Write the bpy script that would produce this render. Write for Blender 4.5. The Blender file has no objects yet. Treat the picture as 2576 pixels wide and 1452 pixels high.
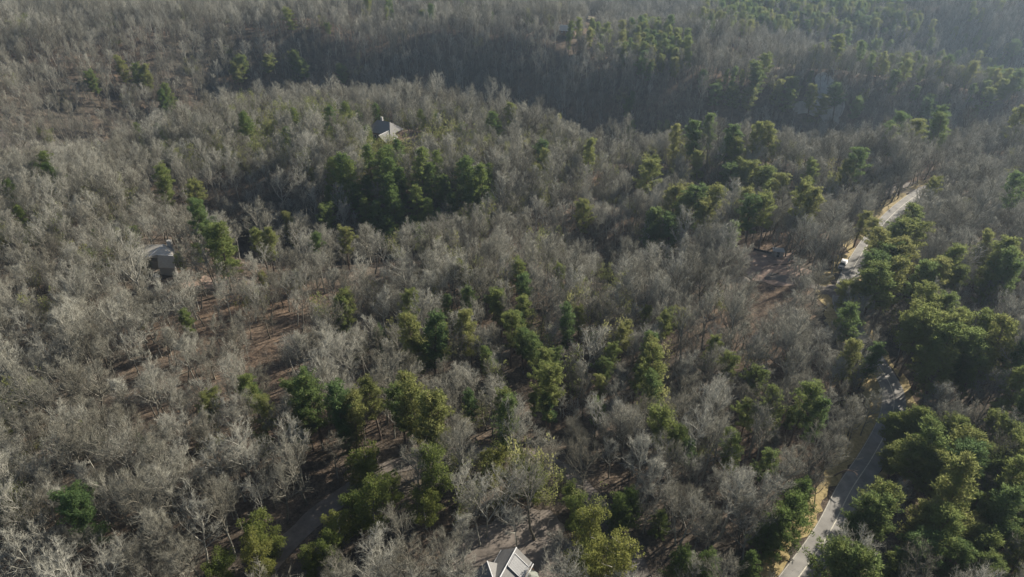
import bpy, math, random
import numpy as np
from mathutils import Vector, Matrix, Euler

R = math.radians
random.seed(7)
rng = np.random.default_rng(7)
scene = bpy.context.scene
COL = scene.collection

# ------------------------------------------------------------------ camera, sky, sun
CAM_Z, PITCH = 115.0, R(31.0)
cam_data = bpy.data.cameras.new("drone_camera")
cam_data.lens = 24.0
cam_data.sensor_width = 36.0
cam_data.clip_start = 1.0
cam_data.clip_end = 9000.0
cam = bpy.data.objects.new("drone_camera", cam_data)
cam.location = (0, 0, CAM_Z)
cam.rotation_euler = (math.pi / 2 - PITCH, 0, 0)
COL.objects.link(cam)
scene.camera = cam

SUN_AZ, SUN_EL = R(52.0), R(28.5)          # azimuth clockwise from +Y
world = bpy.data.worlds.new("World")
scene.world = world
world.use_nodes = True
wn = world.node_tree
for n in list(wn.nodes):
    wn.nodes.remove(n)
sky = wn.nodes.new("ShaderNodeTexSky")
sky.sky_type = 'NISHITA'
sky.sun_disc = False
sky.sun_elevation = SUN_EL
sky.sun_rotation = SUN_AZ
sky.air_density = 1.0
sky.dust_density = 1.2
bg = wn.nodes.new("ShaderNodeBackground")
bg.inputs[1].default_value = 0.058
wo = wn.nodes.new("ShaderNodeOutputWorld")
wn.links.new(sky.outputs[0], bg.inputs[0])
wn.links.new(bg.outputs[0], wo.inputs[0])

sun_data = bpy.data.lights.new("sun", 'SUN')
sun_data.energy = 4.8
sun_data.angle = R(0.5)
sun_data.color = (1.0, 0.93, 0.82)
sun = bpy.data.objects.new("sun", sun_data)
sd = Vector((math.sin(SUN_AZ) * math.cos(SUN_EL), math.cos(SUN_AZ) * math.cos(SUN_EL), math.sin(SUN_EL)))
sun.rotation_euler = sd.to_track_quat('Z', 'Y').to_euler()
sun.location = (200, 200, 300)
COL.objects.link(sun)

scene.view_settings.view_transform = 'Standard'
scene.view_settings.look = 'None'
scene.view_settings.exposure = 1.08
scene.view_settings.gamma = 1.0
scene.view_settings.use_curve_mapping = False
scene.cycles.max_bounces = 5
scene.cycles.diffuse_bounces = 2
scene.cycles.transmission_bounces = 2
scene.cycles.volume_bounces = 0
scene.cycles.use_fast_gi = False

# ------------------------------------------------------------------ terrain height
F = 1717.3          # focal length in the 2576 px wide measuring frame
CX, CY = 1288.0, 726.0
CP, SP = math.cos(PITCH), math.sin(PITCH)

def ss(t):
    t = np.clip(t, 0, 1)
    return t * t * (3 - 2 * t)

CREST = np.array([(-700, 190), (-450, 205), (-300, 232), (-225, 262), (-184, 305), (-160, 372), (-122, 412), (-66, 408),
                  (-10, 362), (34, 312), (80, 312), (155, 325), (251, 330), (420, 345), (800, 360)], float)

def crest_y(x):
    acc = 0
    for dx in (-18, -9, 0, 9, 18):
        acc = acc + np.interp(x + dx, CREST[:, 0], CREST[:, 1])
    return acc / 5

def crest_dist(x, y):
    best = np.full(np.shape(x), 1e9)
    for (ax, ay), (bx, by) in zip(CREST[:-1], CREST[1:]):
        dx, dy = bx - ax, by - ay
        t = np.clip(((x - ax) * dx + (y - ay) * dy) / (dx * dx + dy * dy), 0, 1)
        best = np.minimum(best, np.hypot(x - ax - t * dx, y - ay - t * dy))
    return best

def bump(x, y, cx, cy, sx, sy, a, rot=0.0):
    c, s = math.cos(rot), math.sin(rot)
    u = (x - cx) * c + (y - cy) * s
    v = -(x - cx) * s + (y - cy) * c
    return a * np.exp(-(u / sx) ** 2 - (v / sy) ** 2)

def near_h(x, y):
    h = 1.6 * np.sin(x / 47 + 1.3) * np.cos(y / 61) + 1.1 * np.sin((x + y) / 29) + 0.5 * np.sin(x / 13 - y / 17)
    # flatten along the county road
    rd = road_dist(x, y)
    h = h * ss((rd - 6) / 45)
    h = h + bump(x, y, -2, 92, 34, 28, 4.5)
    h = h + bump(x, y, -62, 238, 42, 19, -18, 0.15) + bump(x, y, -110, 252, 24, 17, -20)
    h = h + bump(x, y, 38, 226, 24, 19, -22) + bump(x, y, 88, 264, 32, 19, -18)
    h = h + bump(x, y, -230, 225, 70, 60, 7) + bump(x, y, -60, 330, 90, 50, 5)
    return h

def H(x, y):
    x = np.asarray(x, float); y = np.asarray(y, float)
    d = crest_dist(x, y)
    out = (y > crest_y(x))
    d = np.where(out, d, -d)
    near = near_h(x, y)
    # beyond the crest: ravine then the far hillside
    left = ss((-150 - x) / 130)           # gentle on the far left
    right = ss((x - 120) / 120)
    Dv = 68 * (1 - left) + 38 * left - 8 * right
    dv = 80 * (1 - left) + 60 * left
    W = 62 * (1 - left) + 125 * left + 6 * right
    T = 10 * (1 - left) + 20 * left - 14 * ss((x - 0) / 120)
    s1 = ss((d + 12) / (dv + 12))
    s2 = ss((d - dv) / W)
    far = -Dv * s1 + (Dv + T) * s2
    h = near * (1 - 0.8 * s1) + far
    f = ss(d / 120)
    h = h + f * (7 * np.sin(x / 52 + 0.4) * np.sin(y / 70 + 0.8) + 4 * np.sin(x / 27 - y / 44 + 2) + 1.6 * np.sin(x / 14 + y / 11))
    h = h + f * (bump(x, y, 215, 468, 52, 60, 17, -0.35) + bump(x, y, 150, 560, 60, 60, 12)
                 + bump(x, y, 400, 560, 120, 70, -55) + bump(x, y, 420, 680, 160, 45, 12) + bump(x, y, 70, 470, 30, 60, -8)
                 + bump(x, y, -60, 520, 30, 70, 9) + bump(x, y, 40, 560, 26, 70, 9) + bump(x, y, -150, 560, 34, 70, 7)
                 + bump(x, y, 470, 760, 160, 90, 22))
    h = h + 30 * ss((y - 900) / 500)
    return h

def ray(px, py):
    u = (px - CX) / F; v = (CY - py) / F
    return np.array([u, CP + v * SP, -SP + v * CP])

def at_z(px, py, z):
    d = ray(px, py)
    t = (z - CAM_Z) / d[2]
    return Vector((d[0] * t, d[1] * t, z))

def at(px, py, up=0.0):
    """ground point (x, y) whose surface raised by up lies under this direction"""
    d = ray(px, py)
    t = np.arange(60, 1600, 1.5)
    X, Y, Z = d[0] * t, d[1] * t, CAM_Z + d[2] * t
    hit = np.nonzero(Z < H(X, Y) + up)[0]
    if len(hit) == 0:
        return None
    i = hit[0]
    t = np.linspace(t[max(i - 1, 0)], t[i], 12)
    X, Y, Z = d[0] * t, d[1] * t, CAM_Z + d[2] * t
    j = int(np.argmax(Z < H(X, Y) + up))
    return float(X[j]), float(Y[j]), float(t[j])

def proj(x, y, z):
    x = np.asarray(x, float); y = np.asarray(y, float); z = np.asarray(z, float) - CAM_Z
    depth = y * CP - z * SP
    up = y * SP + z * CP
    depth = np.where(depth < 1, 1, depth)
    return CX + F * x / depth, CY - F * up / depth, depth

def ground0(px, py):
    p = at_z(px, py, 0.0)
    return (p.x, p.y)

def smooth_line(pts, n=10):
    pts = [np.array(p, float) for p in pts]
    pts = [2 * pts[0] - pts[1]] + pts + [2 * pts[-1] - pts[-2]]
    out = []
    for i in range(1, len(pts) - 2):
        p0, p1, p2, p3 = pts[i - 1:i + 3]
        for k in range(n):
            t = k / n
            out.append(0.5 * ((2 * p1) + (-p0 + p2) * t + (2 * p0 - 5 * p1 + 4 * p2 - p3) * t * t + (-p0 + 3 * p1 - 3 * p2 + p3) * t ** 3))
    out.append(pts[-2])
    return np.array(out)

# county road centre line, in metres
ROAD_PX = [(1930, 1560), (2030, 1425), (2090, 1335), (2140, 1235), (2195, 1150), (2240, 1060), (2245, 985), (2200, 905), (2150, 830),
           (2118, 765), (2128, 715), (2155, 660), (2205, 585), (2262, 525), (2330, 478), (2420, 440), (2520, 415)]
ROAD = smooth_line([ground0(*p) for p in ROAD_PX])
TRACK_PX = [(600, 1600), (690, 1430), (770, 1345), (850, 1275), (960, 1200), (1080, 1160), (1200, 1142), (1310, 1150), (1410, 1190),
            (1480, 1265), (1540, 1350), (1590, 1440), (1620, 1540)]
TRACK = smooth_line([ground0(*p) for p in TRACK_PX])
DRIVE = smooth_line([ground0(2112, 752), ground0(2080, 730), ground0(2020, 715), ground0(1960, 700), ground0(1930, 690)])

def line_dist(line, x, y, step=3):
    best = np.full(np.shape(x), 1e9)
    L = line[::step]
    for (ax, ay), (bx, by) in zip(L[:-1], L[1:]):
        dx, dy = bx - ax, by - ay
        t = np.clip(((x - ax) * dx + (y - ay) * dy) / (dx * dx + dy * dy + 1e-9), 0, 1)
        best = np.minimum(best, np.hypot(x - ax - t * dx, y - ay - t * dy))
    return best

def road_dist(x, y):
    return line_dist(ROAD, x, y, 5)

# ------------------------------------------------------------------ materials
def mat(name):
    m = bpy.data.materials.new(name)
    m.use_nodes = True
    nt = m.node_tree
    for n in list(nt.nodes):
        nt.nodes.remove(n)
    out = nt.nodes.new("ShaderNodeOutputMaterial")
    return m, nt, out

def node(nt, kind, **kw):
    n = nt.nodes.new(kind)
    for k, v in kw.items():
        if k.startswith("i_"):
            n.inputs[k[2:].replace("_", " ")].default_value = v
        elif k.startswith("n_"):
            n.inputs[int(k[2:])].default_value = v
        else:
            setattr(n, k, v)
    return n

def ramp(nt, stops):
    n = nt.nodes.new("ShaderNodeValToRGB")
    e = n.color_ramp.elements
    e[0].position, e[0].color = stops[0][0], (*stops[0][1], 1)
    e[1].position, e[1].color = stops[-1][0], (*stops[-1][1], 1)
    for p, c in stops[1:-1]:
        k = e.new(p); k.color = (*c, 1)
    return n

def surface_mat(name, stops, scale, rough=0.85, bump_s=0.3, bump_scale=None, detail=6, metallic=0.0, stretch=None):
    m, nt, out = mat(name)
    b = node(nt, "ShaderNodeBsdfPrincipled")
    b.inputs["Roughness"].default_value = rough
    b.inputs["Metallic"].default_value = metallic
    tc = node(nt, "ShaderNodeTexCoord")
    mp = node(nt, "ShaderNodeMapping")
    if stretch:
        mp.inputs["Scale"].default_value = stretch
    nt.links.new(tc.outputs["Object"], mp.inputs[0])
    nz = node(nt, "ShaderNodeTexNoise")
    nz.inputs["Scale"].default_value = scale
    nz.inputs["Detail"].default_value = detail
    nz.inputs["Roughness"].default_value = 0.65
    nt.links.new(mp.outputs[0], nz.inputs["Vector"])
    rp = ramp(nt, stops)
    nt.links.new(nz.outputs[0], rp.inputs[0])
    nt.links.new(rp.outputs[0], b.inputs["Base Color"])
    n2 = node(nt, "ShaderNodeTexNoise")
    n2.inputs["Scale"].default_value = bump_scale or scale * 4
    n2.inputs["Detail"].default_value = 4
    nt.links.new(mp.outputs[0], n2.inputs["Vector"])
    bp = node(nt, "ShaderNodeBump")
    bp.inputs["Strength"].default_value = bump_s
    nt.links.new(n2.outputs[0], bp.inputs["Height"])
    nt.links.new(bp.outputs[0], b.inputs["Normal"])
    nt.links.new(b.outputs[0], out.inputs[0])
    return m

def bark_mat(name, c1, c2, c3):
    """bark whose tone differs from tree to tree and along each limb"""
    m, nt, out = mat(name)
    b = node(nt, "ShaderNodeBsdfDiffuse")
    oi = node(nt, "ShaderNodeObjectInfo")
    rp = ramp(nt, [(0.0, c1), (0.5, c2), (1.0, c3)])
    nt.links.new(oi.outputs["Random"], rp.inputs[0])
    tc = node(nt, "ShaderNodeTexCoord")
    nz = node(nt, "ShaderNodeTexNoise")
    nz.inputs["Scale"].default_value = 1.3
    nz.inputs["Detail"].default_value = 3
    nt.links.new(tc.outputs["Object"], nz.inputs["Vector"])
    mr = node(nt, "ShaderNodeMapRange")
    mr.inputs[1].default_value = 0.3; mr.inputs[2].default_value = 0.7
    mr.inputs[3].default_value = 0.72; mr.inputs[4].default_value = 1.22
    nt.links.new(nz.outputs[0], mr.inputs[0])
    mx = node(nt, "ShaderNodeVectorMath", operation='SCALE')
    nt.links.new(rp.outputs[0], mx.inputs[0])
    nt.links.new(mr.outputs[0], mx.inputs["Scale"])
    nt.links.new(mx.outputs[0], b.inputs[0])
    nt.links.new(b.outputs[0], out.inputs[0])
    return m

def leaf_mat(name, stops, trans=0.32, nscale=0.5):
    m, nt, out = mat(name)
    oi = node(nt, "ShaderNodeObjectInfo")
    tc = node(nt, "ShaderNodeTexCoord")
    nz = node(nt, "ShaderNodeTexNoise")
    nz.inputs["Scale"].default_value = nscale
    nz.inputs["Detail"].default_value = 4
    nt.links.new(tc.outputs["Object"], nz.inputs["Vector"])
    a = node(nt, "ShaderNodeMath", operation='MULTIPLY_ADD')
    nt.links.new(oi.outputs["Random"], a.inputs[0])
    a.inputs[1].default_value = 0.65
    s = node(nt, "ShaderNodeMath", operation='MULTIPLY')
    nt.links.new(nz.outputs[0], s.inputs[0]); s.inputs[1].default_value = 0.45
    nt.links.new(s.outputs[0], a.inputs[2])
    rp = ramp(nt, stops)
    nt.links.new(a.outputs[0], rp.inputs[0])
    d = node(nt, "ShaderNodeBsdfDiffuse")
    t = node(nt, "ShaderNodeBsdfTranslucent")
    hs = node(nt, "ShaderNodeHueSaturation")
    hs.inputs["Hue"].default_value = 0.485
    hs.inputs["Value"].default_value = 1.8
    nt.links.new(rp.outputs[0], d.inputs[0])
    nt.links.new(rp.outputs[0], hs.inputs["Color"])
    nt.links.new(hs.outputs[0], t.inputs[0])
    mx = node(nt, "ShaderNodeMixShader")
    mx.inputs[0].default_value = trans
    nt.links.new(d.outputs[0], mx.inputs[1]); nt.links.new(t.outputs[0], mx.inputs[2])
    nt.links.new(mx.outputs[0], out.inputs[0])
    return m

M = {}
M['bark'] = bark_mat("grey_bark", (0.11, 0.098, 0.075), (0.21, 0.195, 0.158), (0.33, 0.315, 0.265))
M['twig'] = bark_mat("twig_bark", (0.135, 0.125, 0.095), (0.235, 0.226, 0.18), (0.335, 0.325, 0.27))
M['pine_bark'] = bark_mat("pine_bark", (0.11, 0.08, 0.06), (0.15, 0.11, 0.085), (0.20, 0.16, 0.13))
M['needle'] = leaf_mat("pine_needles", [(0.0, (0.055, 0.098, 0.048)), (0.3, (0.080, 0.122, 0.046)), (0.6, (0.118, 0.146, 0.048)), (1.0, (0.165, 0.166, 0.065))], 0.5)
M['hemlock'] = leaf_mat("hemlock_needles", [(0.0, (0.055, 0.095, 0.032)), (0.5, (0.085, 0.125, 0.038)), (1.0, (0.125, 0.155, 0.046))], 0.5)
M['broad'] = leaf_mat("evergreen_leaves", [(0.0, (0.060, 0.088, 0.028)), (0.5, (0.100, 0.125, 0.036)), (1.0, (0.150, 0.155, 0.046))], 0.48, 0.8)
M['brush'] = bark_mat("brush_twigs", (0.13, 0.10, 0.075), (0.19, 0.165, 0.135), (0.26, 0.235, 0.20))
M['sprout'] = leaf_mat("sapling_leaves", [(0.0, (0.10, 0.12, 0.045)), (0.5, (0.145, 0.165, 0.06)), (1.0, (0.20, 0.20, 0.085))], 0.45)
M['shingle_grey'] = surface_mat("grey_shingles", [(0.3, (0.135, 0.13, 0.12)), (0.7, (0.2, 0.192, 0.178))], 1.3, 0.9, 0.5, 9, stretch=(1, 1, 5))
M['shingle_tan'] = surface_mat("tan_shingles", [(0.3, (0.31, 0.285, 0.24)), (0.7, (0.42, 0.385, 0.325))], 1.3, 0.9, 0.5, 9, stretch=(1, 1, 5))
M['white_metal'] = surface_mat("white_painted_metal", [(0.3, (0.30, 0.296, 0.286)), (0.7, (0.36, 0.356, 0.345))], 1.0, 0.45, 0.05)
M['trim'] = surface_mat("white_trim", [(0.3, (0.6, 0.59, 0.57)), (0.7, (0.74, 0.73, 0.7))], 2, 0.6, 0.05)
M['siding'] = surface_mat("grey_siding", [(0.3, (0.24, 0.225, 0.20)), (0.7, (0.31, 0.29, 0.26))], 1.5, 0.8, 0.3, stretch=(1, 1, 8))
M['log_wall'] = surface_mat("brown_wood_wall", [(0.3, (0.13, 0.085, 0.055)), (0.7, (0.2, 0.135, 0.09))], 1.5, 0.8, 0.3, stretch=(1, 1, 8))
M['glass'] = surface_mat("dark_window_glass", [(0.3, (0.02, 0.025, 0.03)), (0.7, (0.035, 0.04, 0.045))], 1, 0.1, 0.0)
M['stone'] = surface_mat("pale_stone", [(0.3, (0.34, 0.32, 0.29)), (0.7, (0.5, 0.48, 0.44))], 3, 0.85, 0.6)
M['wood'] = surface_mat("weathered_wood", [(0.3, (0.26, 0.21, 0.16)), (0.7, (0.42, 0.35, 0.27))], 3, 0.8, 0.4)
M['black'] = surface_mat("black_fabric", [(0.3, (0.018, 0.02, 0.024)), (0.7, (0.035, 0.036, 0.04))], 3, 0.7, 0.3)
M['car_grey'] = surface_mat("grey_car_paint", [(0.3, (0.13, 0.135, 0.145)), (0.7, (0.17, 0.175, 0.185))], 1, 0.28, 0.0)
M['car_white'] = surface_mat("white_car_paint", [(0.3, (0.66, 0.65, 0.63)), (0.7, (0.74, 0.73, 0.71))], 1, 0.35, 0.0)
M['tyre'] = surface_mat("tyre_rubber", [(0.3, (0.015, 0.015, 0.015)), (0.7, (0.03, 0.03, 0.03))], 3, 0.9, 0.2)
M['lamp'] = surface_mat("headlight_glass", [(0.3, (0.7, 0.7, 0.68)), (0.7, (0.8, 0.8, 0.78))], 3, 0.1, 0.0)
M['terracotta'] = surface_mat("terracotta", [(0.3, (0.33, 0.17, 0.08)), (0.7, (0.45, 0.25, 0.12))], 5, 0.8, 0.2)
M['canvas'] = surface_mat("grey_green_canvas", [(0.3, (0.19, 0.20, 0.165)), (0.7, (0.25, 0.26, 0.22))], 2, 0.9, 0.2)

def asphalt():
    m, nt, out = mat("worn_asphalt")
    b = node(nt, "ShaderNodeBsdfPrincipled"); b.inputs["Roughness"].default_value = 0.9
    tc = node(nt, "ShaderNodeTexCoord")
    n1 = node(nt, "ShaderNodeTexNoise"); n1.inputs["Scale"].default_value = 0.35; n1.inputs["Detail"].default_value = 8
    nt.links.new(tc.outputs["Object"], n1.inputs["Vector"])
    r1 = ramp(nt, [(0.3, (0.15, 0.14, 0.122)), (0.5, (0.20, 0.188, 0.166)), (0.72, (0.255, 0.24, 0.212))])
    nt.links.new(n1.outputs[0], r1.inputs[0])
    # thin sealed cracks
    v = node(nt, "ShaderNodeTexVoronoi"); v.feature = 'DISTANCE_TO_EDGE'; v.inputs["Scale"].default_value = 0.16
    nv = node(nt, "ShaderNodeTexNoise"); nv.inputs["Scale"].default_value = 0.8
    nt.links.new(tc.outputs["Object"], nv.inputs["Vector"])
    ad = node(nt, "ShaderNodeVectorMath", operation='MULTIPLY_ADD')
    nt.links.new(nv.outputs[1], ad.inputs[0]); ad.inputs[1].default_value = (3, 3, 0)
    nt.links.new(tc.outputs["Object"], ad.inputs[2])
    nt.links.new(ad.outputs[0], v.inputs["Vector"])
    lt = node(nt, "ShaderNodeMath", operation='LESS_THAN'); lt.inputs[1].default_value = 0.006
    nt.links.new(v.outputs["Distance"], lt.inputs[0])
    mx = node(nt, "ShaderNodeMix", data_type='RGBA')
    sc = node(nt, "ShaderNodeMath", operation='MULTIPLY'); sc.inputs[1].default_value = 0.6
    nt.links.new(lt.outputs[0], sc.inputs[0]); nt.links.new(sc.outputs[0], mx.inputs[0])
    nt.links.new(r1.outputs[0], mx.inputs[6]); mx.inputs[7].default_value = (0.09, 0.085, 0.08, 1)
    nt.links.new(mx.outputs[2], b.inputs["Base Color"])
    nt.links.new(b.outputs[0], out.inputs[0])
    return m
M['asphalt'] = asphalt()
M['paint'] = surface_mat("worn_line_paint", [(0.35, (0.27, 0.25, 0.2)), (0.6, (0.52, 0.48, 0.36))], 2.5, 0.7, 0.1)
M['verge'] = surface_mat("dry_straw_grass", [(0.25, (0.13, 0.10, 0.045)), (0.5, (0.27, 0.205, 0.085)), (0.75, (0.38, 0.30, 0.14))], 1.1, 0.95, 0.8, 9, 10)
M['dirt'] = surface_mat("packed_dirt", [(0.3, (0.085, 0.07, 0.056)), (0.6, (0.15, 0.125, 0.102)), (0.8, (0.22, 0.19, 0.16))], 0.5, 0.95, 0.5, 5, 10)
M['clay'] = surface_mat("orange_clay", [(0.25, (0.13, 0.085, 0.06)), (0.5, (0.24, 0.165, 0.12)), (0.75, (0.36, 0.27, 0.205))], 0.35, 0.95, 0.7, 3, 10)
M['gravel'] = surface_mat("pale_gravel", [(0.3, (0.24, 0.23, 0.20)), (0.7, (0.42, 0.40, 0.36))], 0.5, 0.95, 0.6, 5, 10)
M['sand'] = surface_mat("sandy_grass", [(0.3, (0.38, 0.30, 0.17)), (0.7, (0.55, 0.45, 0.29))], 0.5, 0.95, 0.5, 5, 10)

def ground_mat():
    m, nt, out = mat("leaf_litter")
    b = node(nt, "ShaderNodeBsdfPrincipled"); b.inputs["Roughness"].default_value = 1.0
    b.inputs["Specular IOR Level"].default_value = 0.05
    tc = node(nt, "ShaderNodeTexCoord")
    big = node(nt, "ShaderNodeTexNoise"); big.inputs["Scale"].default_value = 0.02; big.inputs["Detail"].default_value = 5
    fine = node(nt, "ShaderNodeTexNoise"); fine.inputs["Scale"].default_value = 1.6; fine.inputs["Detail"].default_value = 9; fine.inputs["Roughness"].default_value = 0.8
    for n in (big, fine):
        nt.links.new(tc.outputs["Object"], n.inputs["Vector"])
    sm = node(nt, "ShaderNodeTexNoise"); sm.inputs["Scale"].default_value = 0.33; sm.inputs["Detail"].default_value = 6; sm.inputs["Roughness"].default_value = 0.75
    nt.links.new(tc.outputs["Object"], sm.inputs["Vector"])
    r3 = ramp(nt, [(0.36, (0.55, 0.56, 0.55)), (0.52, (1.0, 1.0, 1.0)), (0.66, (1.45, 1.38, 1.28))])
    nt.links.new(sm.outputs[0], r3.inputs[0])
    mu3 = node(nt, "ShaderNodeVectorMath", operation='MULTIPLY')
    r1 = ramp(nt, [(0.32, (0.045, 0.038, 0.031)), (0.5, (0.10, 0.083, 0.068)), (0.68, (0.185, 0.157, 0.13))])
    nt.links.new(fine.outputs[0], r1.inputs[0])
    r2 = ramp(nt, [(0.35, (0.82, 0.86, 0.84)), (0.65, (1.2, 1.02, 0.88))])
    nt.links.new(big.outputs[0], r2.inputs[0])
    mu = node(nt, "ShaderNodeVectorMath", operation='MULTIPLY')
    nt.links.new(r1.outputs[0], mu.inputs[0]); nt.links.new(r2.outputs[0], mu.inputs[1])
    nt.links.new(mu.outputs[0], mu3.inputs[0]); nt.links.new(r3.outputs[0], mu3.inputs[1])
    nt.links.new(mu3.outputs[0], b.inputs["Base Color"])
    bp = node(nt, "ShaderNodeBump"); bp.inputs["Strength"].default_value = 0.8; bp.inputs["Distance"].default_value = 0.3
    nt.links.new(fine.outputs[0], bp.inputs["Height"]); nt.links.new(bp.outputs[0], b.inputs["Normal"])
    nt.links.new(b.outputs[0], out.inputs[0])
    return m
M['ground'] = ground_mat()

# ------------------------------------------------------------------ object helpers
def new_mesh(name, verts, faces, mats, mat_idx=None, smooth=False):
    me = bpy.data.meshes.new(name)
    if isinstance(verts, np.ndarray) and isinstance(faces, np.ndarray):
        nf, k = faces.shape
        me.vertices.add(len(verts)); me.vertices.foreach_set("co", verts.astype(np.float32).ravel())
        me.loops.add(nf * k); me.loops.foreach_set("vertex_index", faces.astype(np.int32).ravel())
        me.polygons.add(nf)
        me.polygons.foreach_set("loop_start", (np.arange(nf) * k).astype(np.int32))
        if mat_idx is not None:
            me.polygons.foreach_set("material_index", np.asarray(mat_idx, np.int32))
        me.update(calc_edges=True)
        me.validate()
    else:
        me.from_pydata([tuple(v) for v in verts], [], [tuple(f) for f in faces])
        if mat_idx is not None:
            me.polygons.foreach_set("material_index", mat_idx)
        me.update()
    for m in (mats if isinstance(mats, (list, tuple)) else [mats]):
        me.materials.append(m)
    if smooth:
        me.polygons.foreach_set("use_smooth", [True] * len(me.polygons))
    return me

def link(name, me, parent=None, loc=None):
    o = bpy.data.objects.new(name, me)
    COL.objects.link(o)
    if loc is not None:
        o.location = loc
    if parent is not None:
        o.parent = parent
    return o

def tag(o, label=None, cat=None, group=None, kind=None):
    if label: o["label"] = label
    if cat: o["category"] = cat
    if group: o["group"] = group
    if kind: o["kind"] = kind
    return o

def thing(name, label, cat, loc=(0, 0, 0), rz=0.0, group=None):
    o = bpy.data.objects.new(name, None)
    o.empty_display_size = 0.5
    COL.objects.link(o)
    o.location = loc
    o.rotation_euler = (0, 0, rz)
    return tag(o, label, cat, group)

class MB:
    def __init__(self):
        self.v = []; self.f = []
    def box(self, x0, x1, y0, y1, z0, z1):
        b = len(self.v)
        self.v += [(x0, y0, z0), (x1, y0, z0), (x1, y1, z0), (x0, y1, z0), (x0, y0, z1), (x1, y0, z1), (x1, y1, z1), (x0, y1, z1)]
        self.f += [(b, b + 3, b + 2, b + 1), (b + 4, b + 5, b + 6, b + 7), (b, b + 1, b + 5, b + 4), (b + 1, b + 2, b + 6, b + 5), (b + 2, b + 3, b + 7, b + 6), (b + 3, b, b + 4, b + 7)]
        return self
    def slab(self, pts, th):
        """closed polygon given by its top corners, th thick downwards"""
        pts = [Vector(p) for p in pts]
        n = len(pts); b = len(self.v)
        self.v += [tuple(p) for p in pts] + [tuple(p - Vector((0, 0, th))) for p in pts]
        self.f += [tuple(b + i for i in range(n)), tuple(b + n + i for i in reversed(range(n)))]
        for i in range(n):
            j = (i + 1) % n
            self.f.append((b + i, b + n + i, b + n + j, b + j))
        return self
    def beam(self, p, q, w, k=4, w2=None):
        p, q = Vector(p), Vector(q); w2 = w if w2 is None else w2
        d = (q - p).normalized()
        a = d.cross(Vector((0, 0, 1)))
        if a.length < 0.01: a = Vector((1, 0, 0))
        a.normalize(); c = d.cross(a)
        b = len(self.v)
        for P, W in ((p, w), (q, w2)):
            for i in range(k):
                t = 2 * math.pi * (i + 0.5) / k
                self.v.append(tuple(P + (a * math.cos(t) + c * math.sin(t)) * W))
        for i in range(k):
            j = (i + 1) % k
            self.f.append((b + i, b + j, b + k + j, b + k + i))
        self.f += [tuple(b + i for i in reversed(range(k))), tuple(b + k + i for i in range(k))]
        return self
    def build(self, name, m, parent=None):
        me = new_mesh(name, self.v, self.f, m)
        return link(name, me, parent)

# ------------------------------------------------------------------ ground
def axis(a, b, fine0, fine1, fs, cs):
    xs = list(np.arange(fine0, fine1 + 0.01, fs))
    x, s = fine1, fs
    while x < b:
        s = min(s * 1.12, cs); x += s; xs.append(x)
    x, s = fine0, fs
    while x > a:
        s = min(s * 1.12, cs); x -= s; xs.insert(0, x)
    return np.array(xs)
gx = axis(-6000, 6000, -340, 420, 3.0, 400)
gy = axis(-3000, 8000, 20, 760, 3.0, 400)
GX, GY = np.meshgrid(gx, gy)
GZ = H(GX, GY)
nx, ny = len(gx), len(gy)
idx = np.arange(nx * ny).reshape(ny, nx)
quads = np.stack([idx[:-1, :-1], idx[:-1, 1:], idx[1:, 1:], idx[1:, :-1]], -1).reshape(-1, 4)
gme = new_mesh("ground", np.stack([GX, GY, GZ], -1).reshape(-1, 3), quads, M['ground'], smooth=True)
tag(link("ground", gme), kind="structure")

def ribbon(name, line, w0, w1, up, m, label=None, across=5, jag=0.0, seed=1, parent=None):
    """strip draped on the ground from offset w0 to w1 (metres right of the line)"""
    r = np.random.default_rng(seed)
    seg = np.hypot(*np.diff(line, axis=0).T)
    s = np.concatenate([[0], np.cumsum(seg)])
    n = max(4, int(s[-1] / 1.5))
    t = np.linspace(0, s[-1], n)
    P = np.stack([np.interp(t, s, line[:, 0]), np.interp(t, s, line[:, 1])], -1)
    T = np.gradient(P, axis=0); T /= np.hypot(T[:, 0], T[:, 1])[:, None]
    N = np.stack([T[:, 1], -T[:, 0]], -1)
    V = []
    ja = np.convolve(r.normal(0, jag, n + 4), [.2, .2, .2, .2, .2], 'same')[:n] * 2
    jb = np.convolve(r.normal(0, jag, n + 4), [.2, .2, .2, .2, .2], 'same')[:n] * 2
    a0 = w0 + (ja if jag else 0) * np.ones(n); a1 = w1 + (jb if jag else 0) * np.ones(n)
    for k in range(across):
        w = a0 + (a1 - a0) * k / (across - 1)
        Q = P + N * w[:, None]
        V.append(np.stack([Q[:, 0], Q[:, 1], H(Q[:, 0], Q[:, 1]) + up], -1))
    V = np.stack(V, 1)
    ii = np.arange(n * across).reshape(n, across)
    q = np.stack([ii[:-1, :-1], ii[:-1, 1:], ii[1:, 1:], ii[1:, :-1]], -1).reshape(-1, 4)
    o = link(name, new_mesh(name, V.reshape(-1, 3), q, m, smooth=True), parent)
    tag(o, kind="structure")
    if label: o["label"] = label
    return o

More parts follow.
